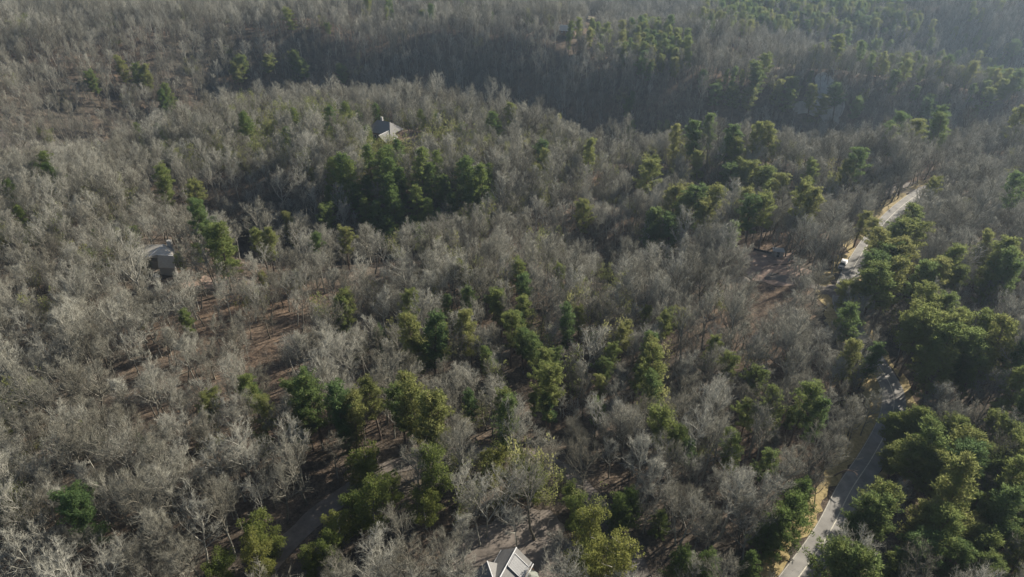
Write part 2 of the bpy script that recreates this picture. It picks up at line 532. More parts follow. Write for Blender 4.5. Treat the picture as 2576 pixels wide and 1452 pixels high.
def patch(name, cx, cy, rx, ry, rot, up, m, label=None, seed=1, n=40, rings=6):
    r = np.random.default_rng(seed)
    V = [(cx, cy, float(H(cx, cy)) + up)]
    th = np.linspace(0, 2 * math.pi, n, endpoint=False)
    rad = 1 + 0.13 * np.sin(3 * th + r.uniform(0, 6)) + 0.09 * np.sin(5 * th + r.uniform(0, 6)) + r.normal(0, 0.05, n)
    for k in range(1, rings + 1):
        f = k / rings
        x = rx * f * rad * np.cos(th); y = ry * f * rad * np.sin(th)
        X = cx + x * math.cos(rot) - y * math.sin(rot); Y = cy + x * math.sin(rot) + y * math.cos(rot)
        V += list(zip(X, Y, H(X, Y) + up))
    F_ = [(0, 1 + i, 1 + (i + 1) % n) for i in range(n)]
    for k in range(rings - 1):
        a = 1 + k * n; b = a + n
        F_ += [(a + i, b + i, b + (i + 1) % n, a + (i + 1) % n) for i in range(n)]
    o = link(name, new_mesh(name, V, F_, m, smooth=True))
    tag(o, kind="structure")
    if label: o["label"] = label
    return o

ribbon("grass_verge", ROAD, -7.0, -2.4, 0.10, M['verge'], "straw yellow dry grass verge along the left side of the road", jag=1.3, seed=3)
ribbon("grass_verge", ROAD, 2.4, 4.6, 0.10, M['verge'], "narrow dry grass verge along the right side of the road", jag=0.8, seed=4)
ribbon("road", ROAD, -2.8, 2.8, 0.16, M['asphalt'], "pale worn asphalt country road with a faint centre line", across=7)
ribbon("road_marking", ROAD, -0.10, 0.10, 0.172, M['paint'], "faded yellow centre line on the road", across=2)
ribbon("road_marking", ROAD, -2.68, -2.60, 0.172, M['paint'], "thin white line along the left edge of the road", across=2)
ribbon("dirt_track", TRACK, -2.3, 2.3, 0.14, M['dirt'], "dirt track curving round the knoll behind the near house", jag=0.25, seed=5)
ribbon("driveway", DRIVE, -2.2, 2.2, 0.13, M['dirt'], "bare earth driveway from the road to the cleared lot", jag=0.4, seed=6)

def patch_px(name, px, py, rx, ry, rot, up, m, label, seed):
    p = at(px, py)
    return patch(name, p[0], p[1], rx, ry, rot, up, m, label, seed)
patch_px("clearing", 1955, 690, 12, 7, 0.1, 0.11, M['clay'], "cleared lot of raw orange clay left of the road", 11)
patch_px("clearing", 1930, 650, 10, 6, 0.0, 0.12, M['clay'], "scraped clay at the back of the cleared lot", 12)
patch_px("driveway_apron", 2108, 732, 5, 4, 0.3, 0.19, M['dirt'], "pale gravel apron where the driveway meets the road", 13)
patch_px("yard", 1290, 1375, 13, 8, 0.2, 0.09, M['dirt'], "bare raked yard behind the near house", 14)
patch_px("yard", 1020, 342, 12, 10, 0.0, 0.12, M['clay'], "bare clay yard beside the grey roofed hilltop house", 15)
patch_px("gravel_lot", 2085, 238, 8, 13, 0.3, 0.12, M['gravel'], "pale gravel lot on the far spur behind pines", 16)
patch_px("gravel_lot", 2045, 268, 14, 4, 0.0, 0.12, M['gravel'], "pale strip of gravel below the far lot", 17)
patch_px("clearing", 1490, 46, 5, 6, 0.1, 0.12, M['sand'], "sandy yellow clearing near the far hilltop cabin", 18)
patch_px("clearing", 540, 712, 11, 5, 0.2, 0.08, M['clay'], "open slope of orange leaf litter below the left house", 19)
patch_px("clearing", 30, 385, 12, 12, 0.2, 0.08, M['dirt'], "brown open patch at the left edge of the ridge", 20)
patch_px("clearing", 670, 297, 9, 7, 0.2, 0.1, M['dirt'], "pale dirt pad on the ridge left of the grey roofed house", 21)
patch_px("clearing", 2250, 470, 12, 8, 0.2, 0.1, M['dirt'], "pale bare ground beside the far end of the road", 22)
# ------------------------------------------------------------------ tree prototypes
class TM:
    """triangle collector"""
    def __init__(self):
        self.V = []; self.F = []; self.I = []; self.n = 0
    def add(self, V, F_, mi=0):
        V = np.asarray(V, float); F_ = np.asarray(F_, int)
        self.V.append(V); self.F.append(F_ + self.n); self.I.append(np.full(len(F_), mi)); self.n += len(V)
    def tube(self, pts, rad, k, mi=0, point=False):
        pts = np.asarray(pts, float); n = len(pts)
        T = np.gradient(pts, axis=0); T /= np.linalg.norm(T, axis=1)[:, None] + 1e-9
        ref = np.array([1.0, 0.13, 0.07]) if abs(T[0][2]) > 0.7 else np.array([0.1, 0.05, 1.0])
        A = np.cross(T, ref); A /= np.linalg.norm(A, axis=1)[:, None] + 1e-9
        B = np.cross(T, A)
        th = np.arange(k) * 2 * math.pi / k
        m = n - 1 if point else n
        V = (pts[:m, None, :] + rad[:m, None, None] * (A[:m, None, :] * np.cos(th)[None, :, None] + B[:m, None, :] * np.sin(th)[None, :, None])).reshape(-1, 3)
        F_ = []
        for i in range(m - 1):
            for j in range(k):
                a, b = i * k + j, i * k + (j + 1) % k
                F_ += [(a, b, b + k), (a, b + k, a + k)]
        if point:
            V = np.vstack([V, pts[-1]])
            t = len(V) - 1; o = (m - 1) * k
            F_ += [(o + j, o + (j + 1) % k, t) for j in range(k)]
        self.add(V, F_, mi)
    def data(self):
        return np.vstack(self.V), np.vstack(self.F), np.concatenate(self.I)

def unit(v):
    return v / (np.linalg.norm(v) + 1e-9)

def path(p, d, L, n, wob, lift, r):
    pts = [p]; d = unit(d)
    for i in range(n):
        d = unit(d + r.normal(0, wob, 3) + np.array([0, 0, lift]))
        pts.append(pts[-1] + d * L / n)
    return np.array(pts)

def off(d, ang, r, az=None):
    """direction leaving d by ang"""
    d = unit(d)
    a = unit(np.cross(d, [0.3, 0.9, 0.2])); b = np.cross(d, a)
    az = r.uniform(0, 2 * math.pi) if az is None else az
    return unit(d * math.cos(ang) + (a * math.cos(az) + b * math.sin(az)) * math.sin(ang))

def sample(pts, f):
    x = f * (len(pts) - 1); i = min(int(x), len(pts) - 2); t = x - i
    return pts[i] * (1 - t) + pts[i + 1] * t, unit(pts[i + 1] - pts[i])

def bare_tree(seed, Ht=21.0, spread=1.0, fork=0.42, nlimb=11, fine=1.0, lean=0.05):
    r = np.random.default_rng(seed)
    tr, cr = TM(), TM()
    R0 = 0.013 * Ht
    tp = path(np.array([0, 0, -0.6]), np.array([r.normal(0, lean), r.normal(0, lean), 1]), Ht * 0.93, 9, 0.06, 0.03, r)
    rad = np.linspace(R0 * 1.15, 0.03, len(tp)); rad[0] *= 1.35
    cut = 5
    tr.tube(tp[:cut + 1], rad[:cut + 1], 6)
    cr.tube(tp[cut:], rad[cut:], 5)
    az = r.uniform(0, 6.28)
    for i in range(nlimb):
        f = fork + (0.97 - fork) * (i / (nlimb - 1)) ** 0.9
        p, d = sample(tp, f)
        az += 2.4 + r.normal(0, 0.35)
        ang = R(r.uniform(38, 62)) * (1.12 - 0.45 * f)
        L = Ht * (0.40 - 0.24 * (f - fork) / (1 - fork)) * r.uniform(0.8, 1.2) * spread
        rr = R0 * (1.05 - f) * r.uniform(0.7, 0.95) + 0.045
        lp = path(p, off(d, ang, r, az), L, 6, 0.095, 0.10, r)
        lr = np.linspace(rr, 0.045, len(lp))
        cr.tube(lp, lr, 4)
        nb = int(r.integers(6, 9))
        for j in range(nb):
            g = 0.22 + 0.76 * j / (nb - 1)
            q, e = sample(lp, g)
            L2 = L * (0.52 - 0.28 * g) * r.uniform(0.75, 1.25)
            bp_ = path(q, off(e, R(r.uniform(28, 58)), r), L2, 4, 0.11, 0.13, r)
            br = np.linspace(max(rr * (1 - g) * 0.65, 0.055), 0.026, len(bp_))
            cr.tube(bp_, br, 3)
            nt_ = int(r.integers(5, 8))
            for k in range(nt_):
                g2 = 0.12 + 0.86 * k / (nt_ - 1)
                q2, e2 = sample(bp_, g2)
                L3 = (0.62 * L2 * (1.05 - 0.6 * g2) + 0.35) * r.uniform(0.7, 1.3)
                tp_ = path(q2, off(e2, R(r.uniform(22, 60)), r), L3, 2, 0.18, 0.12, r)
                cr.tube(tp_, np.array([0.024, 0.018, 0.0]), 3, 1, point=True)
                for m_ in range(int(round(4 * fine))):
                    g3 = r.uniform(0.1, 1.0)
                    q3, e3 = sample(tp_, g3)
                    L4 = r.uniform(0.45, 1.25)
                    dv = off(e3, R(r.uniform(18, 62)), r); dv[2] += 0.2
                    e_ = q3 + unit(dv) * L4
                    w = 0.013
                    s = unit(np.cross(dv, r.normal(0, 1, 3))) * w; s2 = unit(np.cross(dv, s)) * w
                    cr.add([q3 + s, q3 - s * .5 + s2, q3 - s * .5 - s2, e_], [(0, 1, 3), (1, 2, 3), (2, 0, 3)], 1)
    return tr.data(), cr.data()

def tufts(tm, centers, radii, n, size, r, mi, flat=0.75, aspect=0.22):
    for c, ra in zip(centers, radii):
        k = int(n * (ra / 0.9) ** 2) + 8
        u = r.normal(0, 1, (k, 3)); u /= np.linalg.norm(u, axis=1)[:, None]
        rr = ra * r.uniform(0.35, 1.0, (k, 1)) ** 0.6
        p = c + u * rr * np.array([1, 1, flat])
        d = u * 0.8 + r.normal(0, 0.45, (k, 3)) + np.array([0, 0, 0.45])
        d /= np.linalg.norm(d, axis=1)[:, None]
        s = np.cross(d, r.normal(0, 1, (k, 3))); s /= np.linalg.norm(s, axis=1)[:, None] + 1e-9
        L = size * r.uniform(0.7, 1.35, (k, 1))
        a = p - s * L * aspect; b = p + s * L * aspect; t = p + d * L
        V = np.stack([a, b, t], 1).reshape(-1, 3)
        tm.add(V, np.arange(3 * k).reshape(-1, 3), mi)

def pine_tree(seed, Ht=23.0, cr_r=4.2, base=0.5, dens=1.0):
    """tall loblolly-like pine with a rounded open crown"""
    r = np.random.default_rng(seed)
    tr, cr = TM(), TM()
    tp = path(np.array([0, 0, -0.6]), np.array([r.normal(0, .04), r.normal(0, .04), 1]), Ht * 0.97, 9, 0.03, 0.02, r)
    rad = np.linspace(0.30, 0.05, len(tp))
    tr.tube(tp[:6], rad[:6], 6); cr.tube(tp[5:], rad[5:], 5)
    C, RA = [], []
    nb = 38
    az = r.uniform(0, 6)
    lob = r.uniform(0, 6.28, 3)
    for i in range(nb):
        f = base + (0.985 - base) * (i / (nb - 1))
        p, d = sample(tp, f)
        az += 2.4 + r.normal(0, .4)
        g = (f - base) / (1 - base)
        prof = math.sin(min(1, 0.22 + g * 0.5) * math.pi * 0.96) if g < 0.45 else math.sqrt(max(0.02, 1 - ((g - 0.36) / 0.68) ** 2))
        L = cr_r * prof * r.uniform(0.72, 1.18) * (1 + 0.2 * math.sin(2 * az + lob[0]))
        if r.random() < 0.12 and g < 0.6: L *= 0.4
        bp_ = path(p, off(np.array([0, 0, 1.0]), R(r.uniform(60, 84) * (1 - 0.45 * g)), r, az), max(L, 0.6), 4, 0.09, 0.07, r)
        cr.tube(bp_, np.linspace(0.085, 0.02, 5), 3)
        m_ = 2 + int(L * 1.5)
        for k in range(m_):
            h = 0.30 + 0.72 * (k + r.uniform(0, 1)) / m_
            q, e = sample(bp_, min(h, 1))
            C.append(q + r.normal(0, 0.3, 3) * np.array([1, 1, .4])); RA.append(r.uniform(0.36, 0.74))
    C.append(tp[-1]); RA.append(0.8)
    tufts(cr, C, RA, 82 * dens, 0.36, r, 1, 0.5)
    return tr.data(), cr.data()

def conifer_tree(seed, Ht=19.0, cr_r=3.2, base=0.12):
    """denser conical white pine or hemlock with layered drooping boughs"""
    r = np.random.default_rng(seed)
    tr, cr = TM(), TM()
    tp = path(np.array([0, 0, -0.6]), np.array([0, 0, 1]), Ht, 9, 0.02, 0.02, r)
    rad = np.linspace(0.28, 0.03, len(tp))
    tr.tube(tp[:4], rad[:4], 6); cr.tube(tp[3:], rad[3:], 5)
    C, RA = [], []
    az = 0
    nb = 52
    for i in range(nb):
        f = base + (0.98 - base) * (i / (nb - 1)) ** 0.9
        p, d = sample(tp, f)
        az += 2.4 + r.normal(0, .3)
        g = (f - base) / (1 - base)
        L = cr_r * (1.06 - g) ** 0.58 * r.uniform(0.65, 1.2)
        bp_ = path(p, off(np.array([0, 0, 1.0]), R(82 - 30 * g), r, az), max(L, .4), 3, 0.06, -0.03, r)
        cr.tube(bp_, np.linspace(0.06, 0.015, 4), 3)
        m_ = 2 + int(L * 1.3)
        for k in range(m_):
            q, e = sample(bp_, min(1, 0.22 + 0.8 * (k + .5) / m_))
            C.append(q + r.normal(0, .15, 3)); RA.append(r.uniform(0.42, 0.72))
    tufts(cr, C, RA, 56, 0.38, r, 1, 0.5)
    return tr.data(), cr.data()

def broad_tree(seed, Ht=15.0, cr_r=3.6, base=0.16, leaf=0.26):
    """broadleaved evergreen with a lumpy column of foliage"""
    r = np.random.default_rng(seed)
    tr, cr = TM(), TM()
    tp = path(np.array([0, 0, -0.6]), np.array([r.normal(0, .05), r.normal(0, .05), 1]), Ht * 0.9, 7, 0.06, 0.02, r)
    rad = np.linspace(0.24, 0.04, len(tp))
    tr.tube(tp[:4], rad[:4], 6); cr.tube(tp[3:], rad[3:], 5)
    C, RA = [], []
    az = 0
    for i in range(22):
        f = base + (0.98 - base) * (i / 21)
        p, d = sample(tp, f)
        az += 2.4 + r.normal(0, .4)
        g = (f - base) / (1 - base)
        L = cr_r * math.sqrt(max(0.05, 1 - ((g - 0.42) / 0.66) ** 2)) * r.uniform(0.6, 1.15)
        bp_ = path(p, off(np.array([0, 0, 1.0]), R(r.uniform(45, 80)), r, az), max(L, .5), 4, 0.14, 0.08, r)
        cr.tube(bp_, np.linspace(0.08, 0.02, 5), 3)
        for k in range(3 + int(L)):
            q, e = sample(bp_, min(1, 0.35 + 0.7 * r.random()))
            C.append(q + r.normal(0, .4, 3)); RA.append(r.uniform(0.5, 1.05))
    tufts(cr, C, RA, 90, leaf, r, 1, 0.8, 0.36)
    return tr.data(), cr.data()

def brush_clump(seed, h=2.6, leafy=0):
    r = np.random.default_rng(seed)
    cr = TM()
    for i in range(9):
        p = np.array([r.normal(0, .5), r.normal(0, .5), -0.1])
        L = h * r.uniform(0.5, 1.1)
        sp_ = path(p, np.array([r.normal(0, .3), r.normal(0, .3), 1]), L, 3, 0.12, 0.05, r)
        cr.tube(sp_, np.array([0.03, 0.022, 0.014, 0.0]), 3, 0, point=True)
        for k in range(9):
            q, e = sample(sp_, r.uniform(0.25, 1))
            dv = off(e, R(r.uniform(25, 60)), r)
            e_ = q + dv * r.uniform(.3, .9); s = unit(np.cross(dv, r.normal(0, 1, 3))) * 0.012
            s2 = unit(np.cross(dv, s)) * 0.012
            cr.add([q + s, q - s * .5 + s2, q - s * .5 - s2, e_], [(0, 1, 3), (1, 2, 3), (2, 0, 3)], 0)
            if leafy:
                tufts(cr, [e_], [0.42], 26 * leafy, 0.17, r, 1, 0.8, 0.3)
    return cr.data()

PROTO = bpy.data.collections.new("stand_sources")      # meshes for the joined far woodland, never linked to the scene
def make_kind(name, gens, mats_tr, mats_cr, light=None):
    """returns [(trunk mesh, crown mesh)] and the source collection of whole trees"""
    src = bpy.data.collections.new(name + "_sources")
    pairs = []
    for i, (tr, cr) in enumerate(gens):
        tv, tf, ti = tr; cv, cf, ci = cr
        pairs.append((new_mesh(name + "_trunk", tv, tf, mats_tr, ti), new_mesh(name + "_crown", cv, cf, mats_cr, ci)))
        V = np.vstack([tv, cv]); F_ = np.vstack([tf, cf + len(tv)])
        I = np.concatenate([ti, ci])
        o = bpy.data.objects.new("%s_source_%02d" % (name, i), new_mesh(name + "_whole", V, F_, mats_cr, I))
        src.objects.link(o)
    return pairs, src

bare_pairs, bare_src = make_kind("bare_tree", [
    bare_tree(1, 22, 1.0, 0.42, 11), bare_tree(2, 20, 1.15, 0.36, 11), bare_tree(3, 24, 0.85, 0.48, 11),
    bare_tree(4, 19, 1.05, 0.34, 10, lean=0.12), bare_tree(5, 21, 1.2, 0.45, 10), bare_tree(6, 23, 0.8, 0.4, 13),
    bare_tree(7, 17, 1.0, 0.35, 10, lean=0.15), bare_tree(8, 21, 0.95, 0.38, 12), bare_tree(9, 22, 0.62, 0.5, 12)], M['bark'], [M['bark'], M['twig']])
far_pairs, far_src = make_kind("far_bare_tree", [
    bare_tree(21, 21, 1.0, 0.42, 10, 0.6), bare_tree(22, 20, 1.15, 0.38, 10, 0.6), bare_tree(23, 23, 0.8, 0.45, 10, 0.6),
    bare_tree(24, 19, 1.05, 0.36, 9, 0.6), bare_tree(25, 22, 0.65, 0.48, 11, 0.6)], M['bark'], [M['bark'], M['twig']])
pine_pairs, pine_src = make_kind("pine_tree", [
    pine_tree(31, 18, 3.7, 0.36), pine_tree(32, 19, 4.2, 0.42), pine_tree(33, 17, 3.1, 0.30), pine_tree(34, 20, 3.5, 0.42),
    pine_tree(35, 18, 4.4, 0.44), pine_tree(36, 17, 2.9, 0.28)], M['pine_bark'], [M['pine_bark'], M['needle']])
con_pairs, con_src = make_kind("conifer_tree", [conifer_tree(41, 16, 4.4), conifer_tree(42, 17, 4.8, 0.15), conifer_tree(43, 14, 4.0, 0.08), conifer_tree(44, 15, 4.8, 0.2)],
                               M['pine_bark'], [M['pine_bark'], M['hemlock']])
broad_pairs, broad_src = make_kind("evergreen_tree", [broad_tree(51), broad_tree(52, 17, 3.3, 0.14), broad_tree(53, 12, 3.4, 0.1), broad_tree(54, 14, 4.2, 0.2)],
                                   M['bark'], [M['bark'], M['broad']])
brush_src = bpy.data.collections.new("brush_sources")
for i in range(4):
    v, f, im = brush_clump(60 + i, 2.2 + 0.5 * i)
    brush_src.objects.link(bpy.data.objects.new("brush_%02d" % i, new_mesh("brush", v, f, [M['brush'], M['sprout']], im)))
for i in range(2):
    v, f, im = brush_clump(70 + i, 3.6, 1)
    brush_src.objects.link(bpy.data.objects.new("brush_leafy_%02d" % i, new_mesh("brush_leafy", v, f, [M['brush'], M['sprout']], im)))

# crown height of the widest point and crown diameter for each prototype
def dims(pairs, q=0.5):
    out = []
    for t, c in pairs:
        co = np.zeros(len(c.vertices) * 3); c.vertices.foreach_get("co", co); co = co.reshape(-1, 3)
        lo, hi = np.percentile(co[:, 2], [8, 99]); w = np.percentile(np.hypot(co[:, 0], co[:, 1]), 95)
        out.append(((lo + hi) / 2, 2 * w, hi))
    return out

# ------------------------------------------------------------------ evergreens, each at its own spot
# (x, y, crown width in the measuring frame), kind: P pine, C conical conifer, B broadleaved evergreen
ZONES = [
 ("the bank between dirt track and house", "B", [(1090,1185,72),(985,1228,52),(932,1262,66),(890,1285,58),(850,1330,62),(1068,1268,66),(1240,1168,56),(1300,1188,56),(1342,1208,46)]),
 ("the slope right of the near house", "B", [(1455,1290,62),(1490,1345,76),(1535,1415,100),(1480,1425,84),(1440,1240,44)]),
 ("the left edge of the dirt track", "B", [(665,1350,78),(650,1395,70),(550,1437,80),(822,1390,66),(780,1412,50),(915,1172,80)]),
 ("the far side of the dirt track", "P", [(755,1000,62),(790,1010,66),(772,1045,52),(755,1088,40),(860,1018,66),(882,1050,60),(945,1000,62),(870,1102,40),(1008,1005,60),(1050,1025,66),(1092,1045,76),(1030,1045,60)]),
 ("the right bend of the dirt track", "P", [(1265,1020,62),(1268,1058,58),(1190,1018,44),(1370,950,62),(1378,978,66),(1385,1020,42),(1340,1015,36)]),
 ("the bare woods at lower left", "P", [(195,1262,82),(222,1305,78),(640,985,56),(655,1045,60),(662,1122,42),(360,1117,24),(520,1018,58)]),
 ("bare woods right of the track", "P", [(1500,1037,46),(1645,992,48),(1685,1035,46),(1672,1075,72),(1705,1095,72),(1728,1128,56),(1845,1125,52),(1920,1162,58),(1500,975,40)]),
 ("woods left of the near road", "P", [(2015,1008,76),(1878,1038,56),(1948,1025,52),(2048,1050,48),(1985,1050,40),(2140,895,46),(2185,905,44),(1830,915,52),(1900,945,58),(1783,882,44)]),
 ("the thicket beside the road verge", "C", [(2010,1245,84),(1985,1290,96),(1950,1325,90),(1925,1352,70),(1585,1262,70),(1560,1285,66),(1720,1415,80),(1775,1425,84),(1885,1425,60),(1660,1310,52)]),
 ("the near corner right of the road", "P", [(2100,1432,108),(2160,1440,90),(2195,1305,92),(2235,1262,84),(2165,1330,76),(2232,1425,80),(2290,1375,104),(2345,1335,92),(2300,1320,80),(2520,1365,86),(2470,1395,84),(2395,1405,80),(2420,1352,70)]),
 ("the right edge of the nearest pines", "P", [(2400,1248,88),(2495,1285,82),(2450,1270,50),(2560,1250,56),(2525,1290,60),(2440,1322,56),(2566,1390,60),(2570,1330,60),(2380,1290,66),(2500,1440,76)]),
 ("the big clump right of the road", "P", [(2240,1100,72),(2275,1085,84),(2330,1075,78),(2350,1130,96),(2300,1145,90),(2410,1125,90),(2430,1180,92),(2365,1195,80),(2380,1090,70),(2480,1150,70)]),
 ("the right end of the big clump", "P", [(2550,1145,76),(2530,1100,62),(2500,1075,46),(2255,1150,60),(2500,1190,66),(2548,1200,62)]),
 ("the long stand right of the road", "P", [(2262,800,78),(2310,815,92),(2345,860,94),(2400,815,78),(2385,870,92),(2300,870,66),(2440,885,84),(2345,935,66),(2420,905,62),(2370,780,66),(2330,765,60)]),
 ("the right end of the long stand", "P", [(2480,850,62),(2520,870,70),(2555,905,62),(2470,930,50),(2560,960,60),(2560,1015,56),(2525,1040,50),(2480,720,56),(2440,960,46)]),
 ("the road side opposite the truck", "P", [(2195,718,92),(2235,705,84),(2180,680,70),(2250,655,74),(2285,650,80),(2215,640,62),(2340,690,72),(2375,672,60),(2305,700,66),(2140,748,58),(2148,812,62),(2395,700,52)]),
 ("the roadside beyond the parked truck", "P", [(2275,588,86),(2300,565,66),(2250,605,60),(2180,580,52),(2172,610,44),(2165,560,40)]),
 ("the right edge past the long stand", "P", [(2500,655,70),(2535,690,64),(2460,645,44),(2560,480,56),(2530,700,50),(2480,640,40),(2340,470,40)]),
 ("the clump left of the cleared lot", "P", [(1720,492,84),(1745,520,76),(1690,510,62),(1700,545,74),(1788,512,56),(1690,585,62),(1640,572,50),(1620,440,56),(1655,600,44),(1780,540,48)]),
 ("the stand behind the cleared lot", "P", [(1845,448,66),(1885,442,66),(1915,455,60),(1865,470,56),(1868,520,54),(1932,518,56),(1895,530,48),(2010,498,54),(1955,480,46),(2030,520,44),(1835,590,36)]),
 ("the plateau before the deep ravine", "P", [(1830,352,52),(1845,380,44),(1940,350,54),(1755,348,50),(1790,330,40),(2150,408,50),(2120,432,40),(1900,345,40),(1700,350,36),(1470,540,44),(1760,420,36),(2045,440,40)]),
 ("the brow above the right ravine", "P", [(2258,318,50),(2290,328,50),(2345,312,56),(2370,322,44),(2556,302,50),(2250,350,36)]),
 ("the green patch in middle woods", "P", [(1240,750,46),(1260,770,44),(1300,685,44),(1322,722,46),(1318,775,48),(1175,755,42),(1165,700,34),(1120,765,30),(1295,815,40),(1028,775,46),(1410,700,34)]),
 ("the open stand below middle woods", "P", [(1185,832,62),(1285,825,56),(1315,845,50),(1345,868,58),(1362,905,54),(1320,870,44),(1385,905,48),(1230,905,36),(1430,818,40),(1458,798,34)]),
 ("the broad clump below middle woods", "P", [(1085,845,66),(1045,860,62),(1065,885,60),(1110,850,50),(1030,885,44),(952,855,34),(1020,830,38)]),
 ("the middle right woods", "P", [(1560,850,52),(1528,898,46),(1625,895,52),(1648,930,56),(1600,945,48),(1520,925,48),(1490,850,30),(1668,812,54),(1715,800,38),(1622,797,30),(1640,875,44)]),
 ("woods left of the open stand", "P", [(875,765,52),(862,778,40),(665,700,26),(470,800,36),(455,655,30),(640,1000,40)]),
 ("the hollow left of the conifers", "P", [(813,550,48),(868,600,46),(655,590,44),(675,612,40),(790,600,36),(735,570,34)]),
 ("the slope right of the left house", "P", [(490,550,58),(515,575,56),(555,632,66),(580,640,44),(540,600,52),(500,630,30),(405,470,52),(488,490,46),(330,590,34),(560,575,40)]),
 ("the middle of the ridge", "C", [(982,450,52),(985,500,56),(978,410,52),(930,410,44),(992,535,50),(950,560,52),(975,580,48),(920,540,46),(1010,470,40),(960,430,46),(1000,390,40)]),
 ("the slope below the hilltop house", "C", [(862,440,56),(880,462,48),(840,425,40),(1062,430,48),(1100,420,42),(1085,455,40),(1180,462,54),(1212,478,54),(1190,500,50),(1160,440,40),(1120,470,40),(1230,455,36)]),
 ("the shaded foot of the ridge slope", "C", [(1050,512,54),(1042,580,46),(1080,540,40),(1135,520,40),(1105,560,36),(900,500,42),(830,500,36),(1060,600,34),(1095,600,30),(925,470,40)]),
 ("the ridge around the hilltop house", "C", [(830,300,44),(870,285,38),(905,300,36),(945,290,34),(620,322,48),(745,300,32),(925,345,36),(1095,310,32),(1160,335,34),(720,345,34),(1240,318,52),(1060,300,30)]),
 ("the back of the ridge", "P", [(865,182,34),(1290,290,34),(1365,378,36),(1350,430,32),(1480,390,32),(1375,400,34),(1590,330,30),(1640,420,28)]),
 ("the left edge of the ridge", "C", [(118,432,54),(135,450,48),(95,445,36),(415,262,52),(420,240,40),(350,340,34),(405,350,36),(30,490,44),(60,560,40),(240,600,30)]),
 ("the hillside across the left ravine", "P", [(598,178,46),(610,158,40),(670,155,44),(742,152,46),(765,168,44),(238,206,34),(340,188,40),(365,190,40),(310,170,30),(730,45,34)]),
 ("the spur across the right ravine", "P", [(1905,178,46),(1912,200,40),(1800,235,60),(1850,240,66),(1880,248,50),(1955,230,60),(1975,250,54),(2045,238,56),(2062,262,56),(2110,240,46),(1925,160,36),(2150,270,36),(1990,215,44)]),
 ("the deep ravine at far right", "P", [(2345,262,40),(2330,278,34),(2130,95,46),(2110,110,40),(2200,115,36),(2540,215,50),(2560,200,56),(2520,225,40),(2480,245,30),(2250,200,36),(2275,175,30),(2560,120,36)]),
]
PLURAL = {"P": "olive green pine", "C": "dark conical conifer", "B": "bright leafy evergreen"}
NAME = {"P": "pine_tree", "C": "conifer_tree", "B": "evergreen_tree"}
PAIRS = {"P": (pine_pairs, dims(pine_pairs)), "C": (con_pairs, dims(con_pairs)), "B": (broad_pairs, dims(broad_pairs))}

def place_tree(name, pair, x, y, s, sz, rz, tilt=(0, 0)):
    root = bpy.data.objects.new(name, None)
    root.empty_display_size = 0.5
    COL.objects.link(root)
    root.location = (x, y, float(H(x, y)))
    root.rotation_euler = (tilt[0], tilt[1], rz)
    root.scale = (s, s, sz)
    for nm, me in (("trunk", pair[0]), ("crown", pair[1])):
        c = bpy.data.objects.new(nm, me); COL.objects.link(c); c.parent = root
    return root

ORD = ["leftmost", "second from left", "third from left", "fourth from left", "fifth from left", "sixth from left",
       "seventh from left", "eighth from left", "ninth from left", "tenth from left", "eleventh from left",
       "twelfth from left", "thirteenth from left"]
LOW = {"the near corner right of the road": 0.82, "the right edge of the nearest pines": 0.9, "the big clump right of the road": 0.75, "the thicket beside the road verge": 0.85,
       "the roadside beyond the parked truck": 0.8, "the ridge around the hilltop house": 0.85}
SUNLIT = [at(px_, py_) for (px_, py_) in [(1990, 1450), (2010, 1440), (2035, 1400), (2050, 1375), (2075, 1340), (2095, 1310), (2115, 1275), (2135, 1235), (2165, 640), (2190, 605), (2215, 575)]] + [at(1312, 1415, 8), at(405, 640, 7), at(968, 328, 7)]
TD, SDX, SDY = math.tan(SUN_EL), math.sin(SUN_AZ), math.cos(SUN_AZ)
def blocks_sun(x, y, z, top, rad):
    out = np.zeros(np.shape(x), bool)
    for (ax, ay, _) in SUNLIT:
        s_ = (x - ax) * SDX + (y - ay) * SDY
        o_ = np.abs((x - ax) * SDY - (y - ay) * SDX)
        out |= (s_ > 0) & (o_ < rad) & (float(H(ax, ay)) + s_ * TD < z + top)
    return out
BIGGER = ("the far side of the dirt track", "the middle of the ridge", "the slope below the hilltop house", "the clump left of the cleared lot", "the stand behind the cleared lot", "the bank between dirt track and house")
evergreens = []     # x, y, radius, top, px, py, wpx, dist
for phrase, kind, spots in ZONES:
    pairs, dm = PAIRS[kind]
    spots = sorted(spots)
    n = len(spots)
    for i, (px, py, w) in enumerate(spots):
        v = int(rng.integers(len(pairs)))
        ch, cw, hi = dm[v]
        s = 1.0
        for _ in range(12):
            if _ == 0: cut = 1.0
            elif _ % 3 == 0:
                if not blocks_sun(p[0], p[1], float(H(p[0], p[1])), hi * s * zf, cw * s / 2 * 0.75): break
                cut *= 0.84
            zf = min(LOW.get(phrase, 1.0), 23.0 / (hi * s)) * cut
            p = at(px, py, ch * s * zf)
            if p is None: break
            s = float(np.clip(w * (p[2]) / F / cw * (1.16 if px > 2080 else 1.28 if phrase in BIGGER else 1.12), 0.42, 1.7))
        if p is None: continue
        x, y, t = p
        if road_dist(np.array([x]), np.array([y]))[0] < 3.6: x += 3.5
        o = place_tree(NAME[kind], pairs[v], x, y, s, s * zf * rng.uniform(0.94, 1.06), rng.uniform(0, 6.28))
        size = "small " if w < 42 else ("large " if w > 78 else "")
        tag(o, "%s%s, %s on %s" % (size, PLURAL[kind], ORD[i], phrase), {"P": "pine tree", "C": "conifer", "B": "evergreen tree"}[kind], {"P": "pines", "C": "conifers", "B": "evergreens"}[kind] + " on " + phrase)
        evergreens.append((x, y, cw * s / 2, hi * s * zf, px, py, w, t))
EV = np.array(evergreens)

